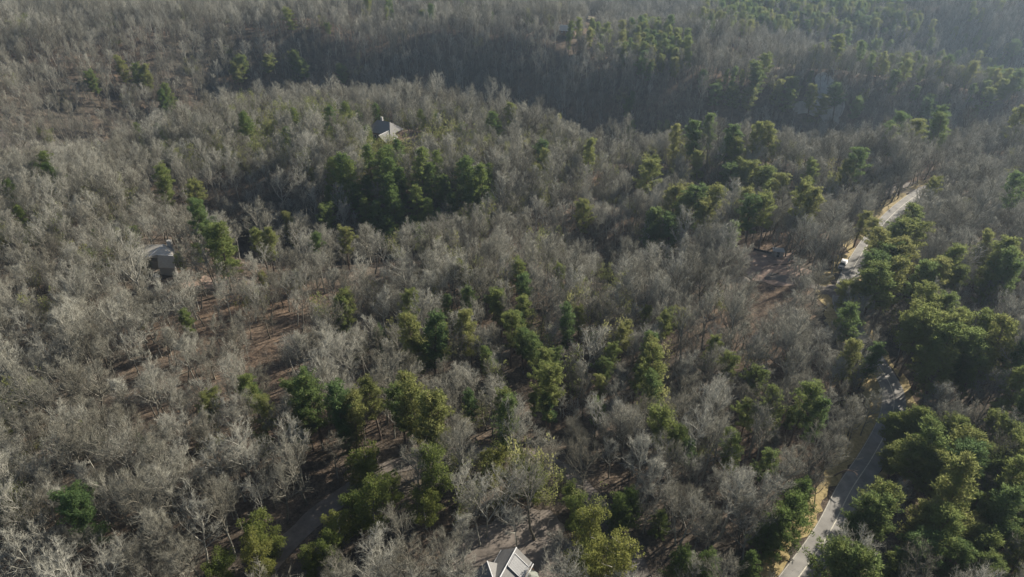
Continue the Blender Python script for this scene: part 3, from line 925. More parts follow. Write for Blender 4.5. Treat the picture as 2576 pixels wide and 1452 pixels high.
# ------------------------------------------------------------------ far pine stands (one mass each, too many to count)
def scatter_gn(name, src, pts, idxs, rots, scls, kind="stuff", label=None):
    me = bpy.data.meshes.new(name)
    me.vertices.add(len(pts)); me.vertices.foreach_set("co", np.asarray(pts, np.float32).ravel())
    a = me.attributes.new("idx", 'INT', 'POINT'); a.data.foreach_set("value", np.asarray(idxs, np.int32))
    a = me.attributes.new("rot", 'FLOAT_VECTOR', 'POINT'); a.data.foreach_set("vector", np.asarray(rots, np.float32).ravel())
    a = me.attributes.new("scl", 'FLOAT_VECTOR', 'POINT'); a.data.foreach_set("vector", np.asarray(scls, np.float32).ravel())
    o = link(name, me)
    ng = bpy.data.node_groups.new(name + "_nodes", 'GeometryNodeTree')
    ng.interface.new_socket("Geometry", in_out='INPUT', socket_type='NodeSocketGeometry')
    ng.interface.new_socket("Geometry", in_out='OUTPUT', socket_type='NodeSocketGeometry')
    gi = ng.nodes.new('NodeGroupInput'); go = ng.nodes.new('NodeGroupOutput')
    ci = ng.nodes.new('GeometryNodeCollectionInfo'); ci.inputs[0].default_value = src
    ci.inputs[1].default_value = True; ci.inputs[2].default_value = True
    ip = ng.nodes.new('GeometryNodeInstanceOnPoints'); ip.inputs["Pick Instance"].default_value = True
    def attr(n, t):
        k = ng.nodes.new('GeometryNodeInputNamedAttribute'); k.data_type = t; k.inputs[0].default_value = n
        return k.outputs[0]
    er = ng.nodes.new('FunctionNodeEulerToRotation')
    ng.links.new(attr("rot", 'FLOAT_VECTOR'), er.inputs[0])
    ng.links.new(gi.outputs[0], ip.inputs["Points"])
    ng.links.new(ci.outputs[0], ip.inputs["Instance"])
    ng.links.new(attr("idx", 'INT'), ip.inputs["Instance Index"])
    ng.links.new(er.outputs[0], ip.inputs["Rotation"])
    ng.links.new(attr("scl", 'FLOAT_VECTOR'), ip.inputs["Scale"])
    ng.links.new(ip.outputs[0], go.inputs[0])
    md = o.modifiers.new("scatter", 'NODES'); md.node_group = ng
    tag(o, label, kind=kind)
    return o

def ell(px, py, cx, cy, rx, ry, rot=0.0):
    c, s = math.cos(rot), math.sin(rot)
    u = (px - cx) * c + (py - cy) * s; v = -(px - cx) * s + (py - cy) * c
    return (u / rx) ** 2 + (v / ry) ** 2

def jitter_grid(x0, x1, y0, y1, step, r, jit=0.42):
    xs = np.arange(x0, x1, step); ys = np.arange(y0, y1, step * 0.87)
    X, Y = np.meshgrid(xs, ys)
    X = X + (np.arange(len(ys)) % 2)[:, None] * step / 2
    X = X + r.uniform(-jit, jit, X.shape) * step; Y = Y + r.uniform(-jit, jit, Y.shape) * step
    return X.ravel(), Y.ravel()

# visible test: keep what is inside a widened frame
def in_view(x, y, z, m=0.14):
    px, py, d = proj(x, y, z)
    return (px > -2576 * m) & (px < 2576 * (1 + m)) & (py > -1452 * 0.12) & (py < 1452 * 1.22) & (y * CP - (z - CAM_Z) * SP > 20)

PX, PY = jitter_grid(-700, 900, 30, 1150, 6.2, rng)
PZ = H(PX, PY)
qx, qy, qd = proj(PX, PY, PZ + 14)
pine_p = np.zeros(len(PX))
for (cx, cy, rx, ry, ro, dn) in [(1650, 115, 95, 60, 0.2, 0.75), (2080, 28, 240, 52, 0.05, 0.85), (2480, 20, 60, 20, 0, 0.2), (2300, 120, 260, 60, 0, .25), (2480, 200, 120, 60, 0, .4), (1900, 200, 200, 50, 0, .2), (1480, 90, 60, 40, 0, 0.25), (1850, 30, 90, 40, 0, .35),
                                 (2200, 130, 160, 40, 0.1, 0.18), (1650, 260, 140, 40, 0.2, 0.12), (2450, 240, 150, 70, 0.1, 0.2), (1000, 40, 300, 40, 0, 0.05)]:
    pine_p = np.maximum(pine_p, np.where(ell(qx, qy, cx, cy, rx, ry, ro) < 1, dn, 0))
far_pine = (rng.random(len(PX)) < pine_p) & (qd > 330) & in_view(PX, PY, PZ + 14)
x, y = PX[far_pine], PY[far_pine]
n = len(x)
s = rng.uniform(0.75, 1.1, n)
scatter_gn("far_pine_wood", pine_src, np.stack([x, y, H(x, y)], -1), rng.integers(0, 6, n),
           np.stack([np.zeros(n), np.zeros(n), rng.uniform(0, 6.28, n)], -1), np.stack([s, s, s * rng.uniform(.9, 1.1, n)], -1),
           label="hazy mass of pines on the farthest slopes at the top right")
FAR_P = np.stack([x, y], -1)
print("far pines", n)

# ------------------------------------------------------------------ bare woodland
KEEP_OPEN = [  # (px, py, radius px, slack): no bare tree may stand between the camera and these
    (1300, 1410, 62), (1250, 1430, 46), (1215, 1410, 40), (403, 634, 26), (968, 326, 32), (990, 338, 22), (1030, 345, 22), (1425, 74, 22), (1490, 46, 18),
    (1950, 690, 42), (1920, 655, 30), (1960, 640, 36), (2128, 672, 26), (2105, 730, 24), (2070, 240, 26), (2030, 268, 22), (2155, 640, 20),
    (2055, 1380, 46), (2095, 1310, 42), (2125, 1240, 40), (1995, 1430, 44), (2180, 600, 12), (2215, 560, 8), 
    (830, 1290, 28), (770, 1350, 30), (720, 1400, 34), (900, 1245, 24), (980, 1195, 20), (1080, 1165, 14), (1200, 1147, 16), (1320, 1157, 14), (1420, 1198, 12), (1500, 1270, 16), (1540, 1345, 18),
    (1290, 935, 22), (1360, 960, 20), (1310, 960, 20), (700, 760, 14), (640, 800, 14), (300, 905, 16), (670, 297, 12)]
DARK = [(1530, 675, 52, 46, 0.03), (620, 600, 44, 34, 0.03), (900, 635, 70, 34, 0.12), (975, 645, 34, 26, 0.1), (720, 590, 26, 30, .1), (1900, 580, 70, 38, 0.05), (1690, 640, 30, 30, .3), (2230, 880, 26, 60, 0.15), (2270, 970, 60, 40, 0.15),
        (2190, 1090, 30, 50, 0.1), (1010, 1110, 60, 30, 0.3), (950, 1090, 40, 24, 0.3), (620, 1250, 40, 40, 0.4), (600, 1330, 50, 60, 0.3), (1850, 1380, 60, 50, 0.2), (2130, 1170, 30, 36, 0.2),
        (2440, 1010, 60, 40, 0.4), (2310, 1240, 40, 60, 0.15), (720, 560, 30, 40, .3)]

def woodland(step, r, m=0.14):
    X, Y = jitter_grid(-760, 1000, 28, 1250, step, r)
    Z = H(X, Y)
    ok = in_view(X, Y, Z + 10, m)
    X, Y, Z = X[ok], Y[ok], Z[ok]
    cx, cy, d = proj(X, Y, Z + 13)
    bx, by, bd = proj(X, Y, Z)
    keep = np.ones(len(X), bool)
    # structures and roads
    keep &= line_dist(ROAD, X, Y, 4) > np.where(Y > 235, 3.6, 4.4)
    keep &= line_dist(TRACK, X, Y, 3) > 3.2
    keep &= line_dist(DRIVE, X, Y, 3) > 3.4
    # evergreens already standing here
    for (ex, ey, er, et, epx, epy, ew, etd) in EV:
        keep &= np.hypot(X - ex, Y - ey) > max(2.2, er * 0.85)
    keep &= ~blocks_sun(X, Y, Z, 16.0, 2.6)
    hide = np.zeros(len(X), bool)
    for (ex, ey, er, et, epx, epy, ew, etd) in EV:
        near = d < etd - 3
        hide |= near & (np.hypot((cx - epx), (cy - epy)) < ew * 0.52)
        hide |= near & (np.hypot((cx - epx), (cy - epy) * 0.6 - 0.0) < ew * 0.4)
    keep &= ~(hide & (r.random(len(X)) < 0.8))
    for (kx, ky, kr) in KEEP_OPEN:
        rad = kr + 3.0 * F / d * 0.75
        for up in (5, 12, 18):
            ux, uy, _ = proj(X, Y, Z + up)
            keep &= ~(np.hypot(ux - kx, (uy - ky)) < rad * (0.62 if up == 5 else 0.9))
    for (kx, ky, rx, ry, dn) in DARK:
        keep &= ~((ell(cx, cy, kx, ky, rx, ry) < 1) & (r.random(len(X)) > dn))
    if len(FAR_P):
        for i in range(0, len(X), 4000):
            sl = slice(i, i + 4000)
            dd = np.min(np.hypot(X[sl, None] - FAR_P[None, :, 0], Y[sl, None] - FAR_P[None, :, 1]), 1)
            keep[sl] &= dd > 2.6
    # density patches
    dens = 0.5 + 0.5 * np.sin(X / 31 + 2) * np.cos(Y / 27 + X / 60)
    keep &= r.random(len(X)) < (0.80 + 0.2 * dens)
    left_open = (cx < 1000) & (cy > 700)
    keep &= ~(left_open & (r.random(len(X)) < 0.12))
    return X[keep], Y[keep], Z[keep], cx[keep], cy[keep], d[keep]

X, Y, Z, cx, cy, d = woodland(4.3, np.random.default_rng(101))
inframe = (cx > 0) & (cx < 2576) & (cy > -20) & (cy < 1452 + 90)
print("bare trees", len(X), "in frame", inframe.sum())
order = np.argsort(np.where(inframe, d, 1e9))
near_ids = order[:300]
d_cut = d[near_ids].max()
def zone_of(px, py):
    if px < 640: return "the open woods at lower left" if py > 1150 else "the open woods at middle left"
    if px < 1000 and py > 1180: return "the shaded woods left of the track"
    if px < 1180 and py > 1150: return "the knoll left of the near house"
    if px < 1480 and py > 1140: return "the knoll behind the near house"
    if py < 1150 and px < 1180: return "the left woods across the track"
    if px < 1600 and py < 1160: return "the middle woods across the track"
    if px < 1700: return "the slope right of the near house"
    if px < 2120: return "the thick woods left of the road"
    return "the pines right of the road"
SHAPES = ["wide", "spreading", "upright", "leaning", "wide topped", "tall", "bent", "full", "slender"]
placed = {}
for i in near_ids:
    v = int(rng.integers(len(bare_pairs)))
    s = float(rng.uniform(0.5, 0.88))
    o = place_tree("bare_tree", bare_pairs[v], float(X[i]), float(Y[i]), s * rng.uniform(.95, 1.1), s * rng.uniform(0.92, 1.1), rng.uniform(0, 6.28), (rng.normal(0, .04), rng.normal(0, .04)))
    sz = "small" if s < 0.62 else ("medium" if s < 0.76 else "big")
    placed.setdefault((sz, SHAPES[v], zone_of(cx[i], cy[i])), []).append((float(cx[i]), o))
for (sz, shp, zn), lst in placed.items():
    lst.sort(key=lambda t: t[0])
    for k, (_, o) in enumerate(lst):
        lab = "%s %s bare grey tree in %s" % (sz, shp, zn) if len(lst) == 1 else "%s %s bare tree, %s in %s" % (sz, shp, ORD[min(k, 12)], zn)
        tag(o, lab, "bare tree", "bare grey trees in %s" % zn)
rest = np.ones(len(X), bool); rest[near_ids] = False
xs, ys, zs, ds = X[rest], Y[rest], Z[rest], d[rest]
n = len(xs)
s = rng.uniform(0.5, 0.88, n) * np.where(rng.random(n) < 0.25, 0.7, 1.0) * np.where(rng.random(n) < 0.12, 1.3, 1.0) * (0.9 + 0.16 * np.sin(xs / 19 + ys / 33) * np.cos(ys / 21 - xs / 47))
iv = np.where(ds < 330, rng.integers(0, 9, n), rng.integers(9, 14, n))
wood_src = bpy.data.collections.new("woodland_sources")
for k, ob in enumerate(list(bare_src.objects) + list(far_src.objects)):
    o2 = bpy.data.objects.new("woodland_source_%02d" % k, ob.data); wood_src.objects.link(o2)
scatter_gn("bare_woodland", wood_src, np.stack([xs, ys, zs], -1), iv,
           np.stack([rng.normal(0, .05, n), rng.normal(0, .05, n), rng.uniform(0, 6.28, n)], -1), np.stack([s * rng.uniform(.95, 1.15, n)] * 2 + [s * rng.uniform(.9, 1.12, n)], -1),
           label="leafless grey hardwood forest covering the ridge, ravine and far hills")

# undergrowth and saplings between the trees
UX, UY = jitter_grid(-420, 480, 30, 560, 3.4, rng, 0.5)
UZ = H(UX, UY)
ok = in_view(UX, UY, UZ, 0.08)
UX, UY, UZ = UX[ok], UY[ok], UZ[ok]
ux, uy, ud = proj(UX, UY, UZ + 1)
keep = (line_dist(ROAD, UX, UY, 4) > 7.0) & (line_dist(TRACK, UX, UY, 3) > 3.0) & (line_dist(DRIVE, UX, UY, 3) > 3)
clump = np.sin(UX / 9 + np.sin(UY / 13) * 2) * np.cos(UY / 8 - UX / 21)
keep &= rng.random(len(UX)) < np.clip(0.30 + 0.32 * clump, 0.04, 0.7)
for (kx, ky, rx, ry) in [(1300, 1400, 170, 90), (1955, 680, 75, 45), (408, 650, 50, 45), (540, 730, 90, 40), (1010, 340, 60, 30), (2110, 700, 40, 50), (670, 297, 25, 12)]:
    keep &= ell(ux, uy, kx, ky, rx, ry) > 1
UX, UY, UZ, ux, uy = UX[keep], UY[keep], UZ[keep], ux[keep], uy[keep]
n = len(UX)
green = np.zeros(n)
for (kx, ky, rx, ry, g) in [(760, 360, 420, 90, 0.75), (1150, 400, 330, 120, 0.6), (1230, 760, 180, 120, 0.25), (1150, 480, 300, 100, .3), (150, 500, 220, 150, .15), (1300, 1220, 220, 60, 0.4), (1450, 420, 250, 60, .2),
                             (2400, 900, 300, 300, .12), (60, 1150, 90, 200, .25)]:
    green = np.maximum(green, np.where(ell(ux, uy, kx, ky, rx, ry) < 1, g, 0.02))
iv = np.where(rng.random(n) < green, rng.integers(4, 6, n), rng.integers(0, 4, n))
s = rng.uniform(0.5, 1.3, n) * np.where(iv >= 4, 1.9, 1.0)
scatter_gn("undergrowth", brush_src, np.stack([UX, UY, UZ], -1), iv, np.stack([rng.normal(0, .1, n), rng.normal(0, .1, n), rng.uniform(0, 6.28, n)], -1),
           np.stack([s, s, s * rng.uniform(.8, 1.3, n)], -1), label="brown brush and green saplings under the trees")
print("brush", n)
GX_, GY_ = jitter_grid(-420, 420, 60, 620, 7.0, rng, 0.5)
GZ_ = H(GX_, GY_)
gpx, gpy, gd_ = proj(GX_, GY_, GZ_ + 7)
pg = np.zeros(len(GX_))
for (kx, ky, rx, ry, g) in [(760, 350, 430, 85, 0.34), (1180, 390, 330, 90, 0.40), (1350, 340, 260, 60, 0.25), (1150, 490, 260, 80, .2), (150, 520, 200, 160, .12), (1250, 800, 400, 200, 0.22), (1700, 450, 400, 130, .2), (1330, 1215, 230, 60, 0.35), (60, 1150, 90, 240, .3),
                             (700, 300, 160, 40, .25), (1500, 1000, 420, 240, .1), (2350, 1000, 240, 350, .06), (1650, 950, 300, 200, .06)]:
    pg = np.maximum(pg, np.where(ell(gpx, gpy, kx, ky, rx, ry) < 1, g, 0.015))
kp = (rng.random(len(GX_)) < pg) & in_view(GX_, GY_, GZ_, 0.08) & (line_dist(ROAD, GX_, GY_, 4) > 6) & (line_dist(TRACK, GX_, GY_, 3) > 3.5)
for (kx, ky, kr) in KEEP_OPEN:
    kp &= np.hypot(gpx - kx, gpy - ky) > kr + 12
GX_, GY_, GZ_ = GX_[kp], GY_[kp], GZ_[kp]
n = len(GX_)
s = rng.uniform(1.7, 3.2, n)
scatter_gn("young_trees", brush_src, np.stack([GX_, GY_, GZ_], -1), rng.integers(4, 6, n), np.stack([rng.normal(0, .06, n), rng.normal(0, .06, n), rng.uniform(0, 6.28, n)], -1),
           np.stack([s * .8, s * .8, s * rng.uniform(1.0, 1.4, n)], -1), label="pale green young trees thinly mixed through the bare ridge woods")
print("young", n)
# ------------------------------------------------------------------ houses
def P3(px, py, z):
    """corner of a roof at height z, from where it shows"""
    return at_z(px * 2576 / 3072, py * 2576 / 3072, z)

def wall_under(name, pts, z0, top, m, parent):
    """walls standing inside a roof outline"""
    c = sum((Vector(p) for p in pts), Vector()) / len(pts)
    q = [Vector((c.x + (p[0] - c.x) * 0.93, c.y + (p[1] - c.y) * 0.93, 0)) for p in pts]
    mb = MB(); n = len(q)
    mb.v = [(p.x, p.y, z0) for p in q] + [(p.x, p.y, top) for p in q]
    mb.f = [tuple(reversed(range(n))), tuple(range(n, 2 * n))] + [(i, (i + 1) % n, n + (i + 1) % n, n + i) for i in range(n)]
    return mb.build(name, m, parent)

def gable_house(root, L, W, eave, ridge, m_roof, m_wall, over=0.45, x0=0.0, y0=0.0, rz=0.0, base=-2.0, windows=3, door=True, chimney=None):
    """a gabled volume, long axis along local x, added to root"""
    c, s = math.cos(rz), math.sin(rz)
    def T(p): return (x0 + p[0] * c - p[1] * s, y0 + p[0] * s + p[1] * c, p[2])
    h, w = L / 2, W / 2
    mb = MB()
    mb.v = [T(p) for p in [(-h, -w, base), (h, -w, base), (h, w, base), (-h, w, base), (-h, -w, eave), (h, -w, eave), (h, w, eave), (-h, w, eave), (-h, 0, ridge - .1), (h, 0, ridge - .1)]]
    mb.f = [(0, 1, 5, 4), (2, 3, 7, 6), (0, 4, 8, 7, 3), (1, 2, 6, 9, 5), (0, 3, 2, 1), (4, 5, 9, 8), (6, 7, 8, 9)]
    mb.build("wall", m_wall, root)
    sl = (ridge - eave) / w
    for sg in (-1, 1):
        e = w + over
        pts = [(-h - over, 0, ridge), (h + over, 0, ridge), (h + over, sg * e, ridge - sl * e), (-h - over, sg * e, ridge - sl * e)]
        if sg > 0: pts = pts[::-1]
        rf = MB().slab([T(p) for p in pts], 0.16).build("roof_slope", m_roof, root)
        g = MB().beam(T((-h - over, sg * (e + .05), ridge - sl * e - .1)), T((h + over, sg * (e + .05), ridge - sl * e - .1)), 0.09).build("gutter", M['trim'], rf)
        for k in range(windows):
            wx = -h + (k + 0.7) * L / (windows + 0.4)
            a, b = sg * (w + .02), sg * (w + .07)
            fr = MB()
            fr.v = [T(p) for p in [(wx - .55, a, eave - 2), (wx + .55, a, eave - 2), (wx + .55, a, eave - .5), (wx - .55, a, eave - .5), (wx - .55, b, eave - 2), (wx + .55, b, eave - 2), (wx + .55, b, eave - .5), (wx - .55, b, eave - .5)]]
            fr.f = [(4, 5, 6, 7), (0, 1, 5, 4), (1, 2, 6, 5), (2, 3, 7, 6), (3, 0, 4, 7)]
            f = fr.build("window", M['trim'], root)
            g2 = MB(); b2 = sg * (w + .09)
            g2.v = [T(p) for p in [(wx - .45, b2, eave - 1.9), (wx + .45, b2, eave - 1.9), (wx + .45, b2, eave - .6), (wx - .45, b2, eave - .6)]]
            g2.f = [(0, 1, 2, 3)]
            g2.build("pane", M['glass'], f)
    rc = MB().beam(T((-h - over, 0, ridge + .04)), T((h + over, 0, ridge + .04)), 0.1).build("ridge_cap", M['trim'], root)
    if chimney:
        cx_, cy_, ct = chimney
        b = MB(); q = T((cx_, cy_, 0)); b.box(q[0] - .55, q[0] + .55, q[1] - .45, q[1] + .45, eave - 1, ct)
        b.build("chimney", M['stone'], root)

# --- near house at the bottom edge: two wings, a white ribbed metal roof over the right slope
near_house = thing("house", "house with dark shingled roofs and a white ribbed metal roof at the bottom edge", "house", (0, 0, 0))
def nz(zx, zy, z):
    return P3(1400 + zx / 11.71, 1620 + zy / 11.71, z)
g0 = 4.6
ZR, ZE = g0 + 6.6, g0 + 4.2
rA0, rA1 = nz(1755, 265, ZR), nz(1335, 1030, ZR)
d_ = (rA1 - rA0); rA2 = rA0 + d_ * 2.0
eL0 = nz(1215, 350, ZE)
eL2 = eL0 + d_ * 2.0
eR0 = nz(2280, 780, ZE); eR2 = eR0 + d_ * 2.0
# body of wing A
wall_under("wall", [eL0, rA0, eR0, eR2, rA2, eL2], g0 - 3, ZE - 0.1, M['siding'], near_house)
s1 = MB().slab([rA0, eL0, eL2, rA2], 0.2).build("roof_slope", M['shingle_grey'], near_house)
s2 = MB().slab([rA2, eR2, eR0, rA0], 0.2).build("roof_slope", M['shingle_grey'], near_house)
gb = MB(); gb.v = [tuple(eL0 - Vector((0, 0, .22))), tuple(rA0 - Vector((0, 0, .22))), tuple(eR0 - Vector((0, 0, .22)))]; gb.f = [(0, 1, 2)]
gb.build("gable", M['siding'], near_house)
MB().beam(rA0 + Vector((0, 0, .06)), rA2 + Vector((0, 0, .06)), 0.11).build("ridge_cap", M['trim'], s1)
MB().beam(eL0 + Vector((0, 0, -.05)), eL2 + Vector((0, 0, -.05)), 0.10).build("gutter", M['white_metal'], s1)
MB().beam(eR0 + Vector((0, 0, -.05)), eR2 + Vector((0, 0, -.05)), 0.16).build("gutter", M['white_metal'], s2)
MB().beam(eR0 + Vector((.35, 0, -.5)), eR2 + Vector((.35, 0, -.5)), 0.10).build("gutter", M['trim'], s2)
# white ribbed roof lying proud of the right slope
L_ = d_.length
f0 = (nz(1650, 465, ZR) - rA0).length / L_
f1 = (nz(1410, 900, ZR) - rA0).length / L_
slope_v = eR0 - rA0
nrm = d_.cross(slope_v).normalized()
if nrm.z < 0: nrm = -nrm
up_ = nrm * 0.12
a0 = rA0 + d_ * f0 + slope_v * 0.03 + up_; a1 = rA0 + d_ * f1 + slope_v * 0.03 + up_
b0 = a0 + slope_v * 0.9; b1 = a1 + slope_v * 0.9
wr = MB().slab([a0, a1, b1, b0] if ((a1 - a0).cross(b1 - a1)).z > 0 else [b0, b1, a1, a0], 0.06).build("metal_roof", M['black'], near_house)
NP = 13
panel = None
for k in range(NP):
    u0 = (k + 0.18) / NP; u1 = (k + 0.82) / NP
    q = [a0.lerp(a1, u0) + slope_v * 0.045, a0.lerp(a1, u1) + slope_v * 0.045, b0.lerp(b1, u1) - slope_v * 0.03, b0.lerp(b1, u0) - slope_v * 0.03]
    q = [p + up_ * 0.8 for p in q]
    if ((q[1] - q[0]).cross(q[2] - q[1])).z < 0: q = q[::-1]
    MB().slab(q, 0.07).build("roof_panel", M['white_metal'], wr)
for (u, v_) in ((a0, b0), (a1, b1), (a0, a1), (b0, b1)):
    MB().beam(u + up_ * .8, v_ + up_ * .8, 0.13).build("roof_edge", M['white_metal'], wr)
# wing B, nearer and to the left
ap = nz(720, 745, ZR - .4); rB1 = nz(910, 1300, ZR - .4); dB = rB1 - ap
rB2 = ap + dB * 1.8
vB = nz(1180, 840, ZE + .2); vB2 = vB + dB * 1.6
lB = nz(60, 1300, ZE - .6); 
lB2 = lB + dB * 1.8
s3 = MB().slab([ap, lB, lB2, rB2], 0.2).build("roof_slope", M['shingle_grey'], near_house)
s4 = MB().slab([rB2, vB2, vB, ap], 0.2).build("roof_slope", M['shingle_grey'], near_house)
MB().beam(ap + Vector((0, 0, .05)), rB2 + Vector((0, 0, .05)), 0.1).build("ridge_cap", M['trim'], s3)
wall_under("wall", [ap, lB, lB2, rB2, vB2, vB], g0 - 3, ZE - .7, M['siding'], near_house)
# patio things right of the near house
pu = nz(2250, 1270, g0 + 2.3)
um = thing("patio_umbrella", "grey green round umbrella just right of the near house", "umbrella", (pu.x, pu.y, float(H(pu.x, pu.y))))
cone = MB(); k_ = 10
cone.v = [(0, 0, 2.6)] + [(1.5 * math.cos(t * 2 * math.pi / k_), 1.5 * math.sin(t * 2 * math.pi / k_), 2.05) for t in range(k_)] + [(0, 0, 2.5)] + [(1.46 * math.cos(t * 2 * math.pi / k_), 1.46 * math.sin(t * 2 * math.pi / k_), 1.98) for t in range(k_)]
cone.f = [(0, 1 + i, 1 + (i + 1) % k_) for i in range(k_)] + [(k_ + 1, k_ + 2 + (i + 1) % k_, k_ + 2 + i) for i in range(k_)] + [(1 + i, k_ + 2 + i, k_ + 2 + (i + 1) % k_, 1 + (i + 1) % k_) for i in range(k_)]
cone.build("canopy", M['canvas'], um)
MB().beam((0, 0, -.1), (0, 0, 2.5), 0.04, 6).build("pole", M['wood'], um)
MB().beam((0, 0, -.1), (0, 0, .12), 0.35, 10).build("base", M['stone'], um)
for i, (zx, zy, lab) in enumerate([(2205, 1050, "round terracotta planter nearer the white gutter of the near house"), (2295, 1100, "round terracotta planter farther from the white gutter, beside the umbrella")]):
    q = nz(zx, zy, g0 + .4)
    r_ = thing("planter", lab, "planter", (q.x, q.y, float(H(q.x, q.y))), 0, "planters beside the near house")
    MB().beam((0, 0, -.1), (0, 0, .6), 0.3, 10, 0.42).build("pot", M['terracotta'], r_)
    tm = TM(); tufts(tm, [np.array([0, 0, .9])], [0.45], 60, 0.25, np.random.default_rng(5 + i), 0)
    vv, ff, ii = tm.data(); link("shrub", new_mesh("shrub", vv, ff, M['brush'], ii), r_)

# --- left house
hA = at(405, 655, 3)
zA = float(H(hA[0], hA[1]))
left_house = thing("house", "tan roofed house with dark shaded slopes among bare trees at left", "house", (0, 0, 0))
def lz(zx, zy, z):
    return P3(360 + zx / 8.07, 680 + zy / 8.07, z)
zr, ze = zA + 7.2, zA + 4.0
A0, A1 = lz(1050, 430, zr), lz(690, 735, zr)
wl = lz(520, 430, ze); wl2 = wl + (A1 - A0)
ra = lz(1080, 470, ze + 2.2)
sA = MB().slab([A0, wl, wl2, A1], 0.2).build("roof_slope", M['shingle_tan'], left_house)
rr0 = lz(1310, 480, ze); rr1 = lz(1345, 700, ze); rm = lz(900, 748, ze + 1.6)
k0 = lz(895, 683, zr - .6); k1 = lz(1300, 715, zr - .6)
sB = MB().slab([A0, A1, rm, k0], 0.2).build("roof_slope", M['shingle_tan'], left_house)
sC = MB().slab([A0, k0, k1, rr0], 0.2).build("roof_slope", M['shingle_tan'], left_house)
fl, fr_ = lz(925, 985, ze - 1), lz(1330, 1010, ze - 1)
sD = MB().slab([k0, fl, fr_, k1], 0.2).build("roof_slope", M['shingle_tan'], left_house)
wall_under("wall", [wl, wl2, rm, rr0], zA - 3, ze - .2, M['siding'], left_house)
wall_under("wall", [k0, fl, fr_, k1], zA - 3, ze - 1.2, M['siding'], left_house)
ch = lz(1200, 400, zr)
MB().box(ch.x - .7, ch.x + .7, ch.y - .6, ch.y + .6, zA - 2, zr + 1.0).build("chimney", M['stone'], left_house)
MB().beam(A0 + Vector((0, 0, .05)), A1 + Vector((0, 0, .05)), .1).build("ridge_cap", M['trim'], sA)
MB().beam(k0 + Vector((0, 0, .05)), k1 + Vector((0, 0, .05)), .1).build("ridge_cap", M['trim'], sD)
# deck and steps in front of it
dk = lz(830, 1040, zA + 1)
deck = thing("deck", "weathered wooden deck before the left house", "deck", (dk.x, dk.y, zA), 0.1)
for k in range(10):
    MB().box(-3.6, 3.6, -2 + k * .4, -2 + k * .4 + .34, .9, .96).build("plank", M['wood'], deck)
for sx in (-3.4, 3.4):
    for sy in (-1.8, 1.8):
        MB().beam((sx, sy, -2.0), (sx, sy, .9), .09).build("post", M['wood'], deck)
rk = lz(870, 1220, zA)
rkx, rky = rk.x, rk.y
rock = thing("boulder", "pale boulder at the foot of the deck by the left house", "boulder", (rkx, rky, float(H(rkx, rky))))
tm = MB(); rr_ = random.Random(3)
for a in range(5):
    for b in range(8):
        t, p_ = math.pi * a / 4, 2 * math.pi * b / 8
        w_ = rr_.uniform(.8, 1.2)
        tm.v.append((1.4 * w_ * math.sin(t) * math.cos(p_), 1.0 * w_ * math.sin(t) * math.sin(p_), .9 * w_ * math.cos(t)))
for a in range(4):
    for b in range(8):
        tm.f.append((a * 8 + b, (a + 1) * 8 + b, (a + 1) * 8 + (b + 1) % 8, a * 8 + (b + 1) % 8))
tm.build("rock", M['stone'], rock)

# --- hilltop house with grey hipped roof
hB = at(968, 338, 2)
zB = float(H(hB[0], hB[1]))
hill_house = thing("house", "grey hip roofed house on the hilltop beside a clay yard", "house", (hB[0], hB[1], zB), R(-28))
L2, W2, e2, r2 = 15.0, 11.0, 4.2, 8.6
hx, hy = L2 / 2, W2 / 2
hip = 3.8
mb = MB(); mb.box(-hx + .6, hx - .6, -hy + .6, hy - .6, -3, e2 - .1); mb.build("wall", M['log_wall'], hill_house)
Rl, Rr = Vector((-hx + hip, 0, r2)), Vector((hx - hip, 0, r2))
c_ = [Vector((-hx, -hy, e2)), Vector((hx, -hy, e2)), Vector((hx, hy, e2)), Vector((-hx, hy, e2))]
for pts in ([Rl, c_[0], c_[1], Rr], [Rr, c_[1], c_[2]], [Rr, c_[2], c_[3], Rl], [Rl, c_[3], c_[0]]):
    MB().slab(pts, .2).build("roof_slope", M['shingle_grey'], hill_house)
gable_house(hill_house, 9, 6.5, 3.0, 5.6, M['shingle_grey'], M['log_wall'], x0=5.5, y0=-6.5, rz=R(90), base=-3, windows=2)
MB().box(-2.6, -1.6, 1.2, 2.0, 5, r2 + 1.2).build("chimney", M['stone'], hill_house)
for wx in (-4.5, -1.8, 1.0):
    f = MB().box(wx - .6, wx + .6, -hy + .5, -hy + .58, 1.2, 2.9).build("window", M['trim'], hill_house)
    MB().box(wx - .5, wx + .5, -hy + .47, -hy + .50, 1.3, 2.8).build("pane", M['glass'], f)

def simple_house(px, py, up, L, W, eave, ridge, rz, m_roof, m_wall, label):
    p = at(px, py, up)
    root = thing("cabin", label, "cabin", (p[0], p[1], float(H(p[0], p[1]))), rz)
    gable_house(root, L, W, eave, ridge, m_roof, m_wall, base=-4, windows=3, chimney=(L * .2, .3, ridge + 1))
    return root
simple_house(1428, 72, 4, 11, 8, 3.6, 6.2, R(-18), M['shingle_tan'], M['log_wall'], "small brown cabin with a pale roof edge high on the far hillside")
simple_house(1622, 9, 5, 16, 10, 6, 10, R(65), M['shingle_grey'], M['siding'], "faint hazy gabled roof at the very top of the frame")

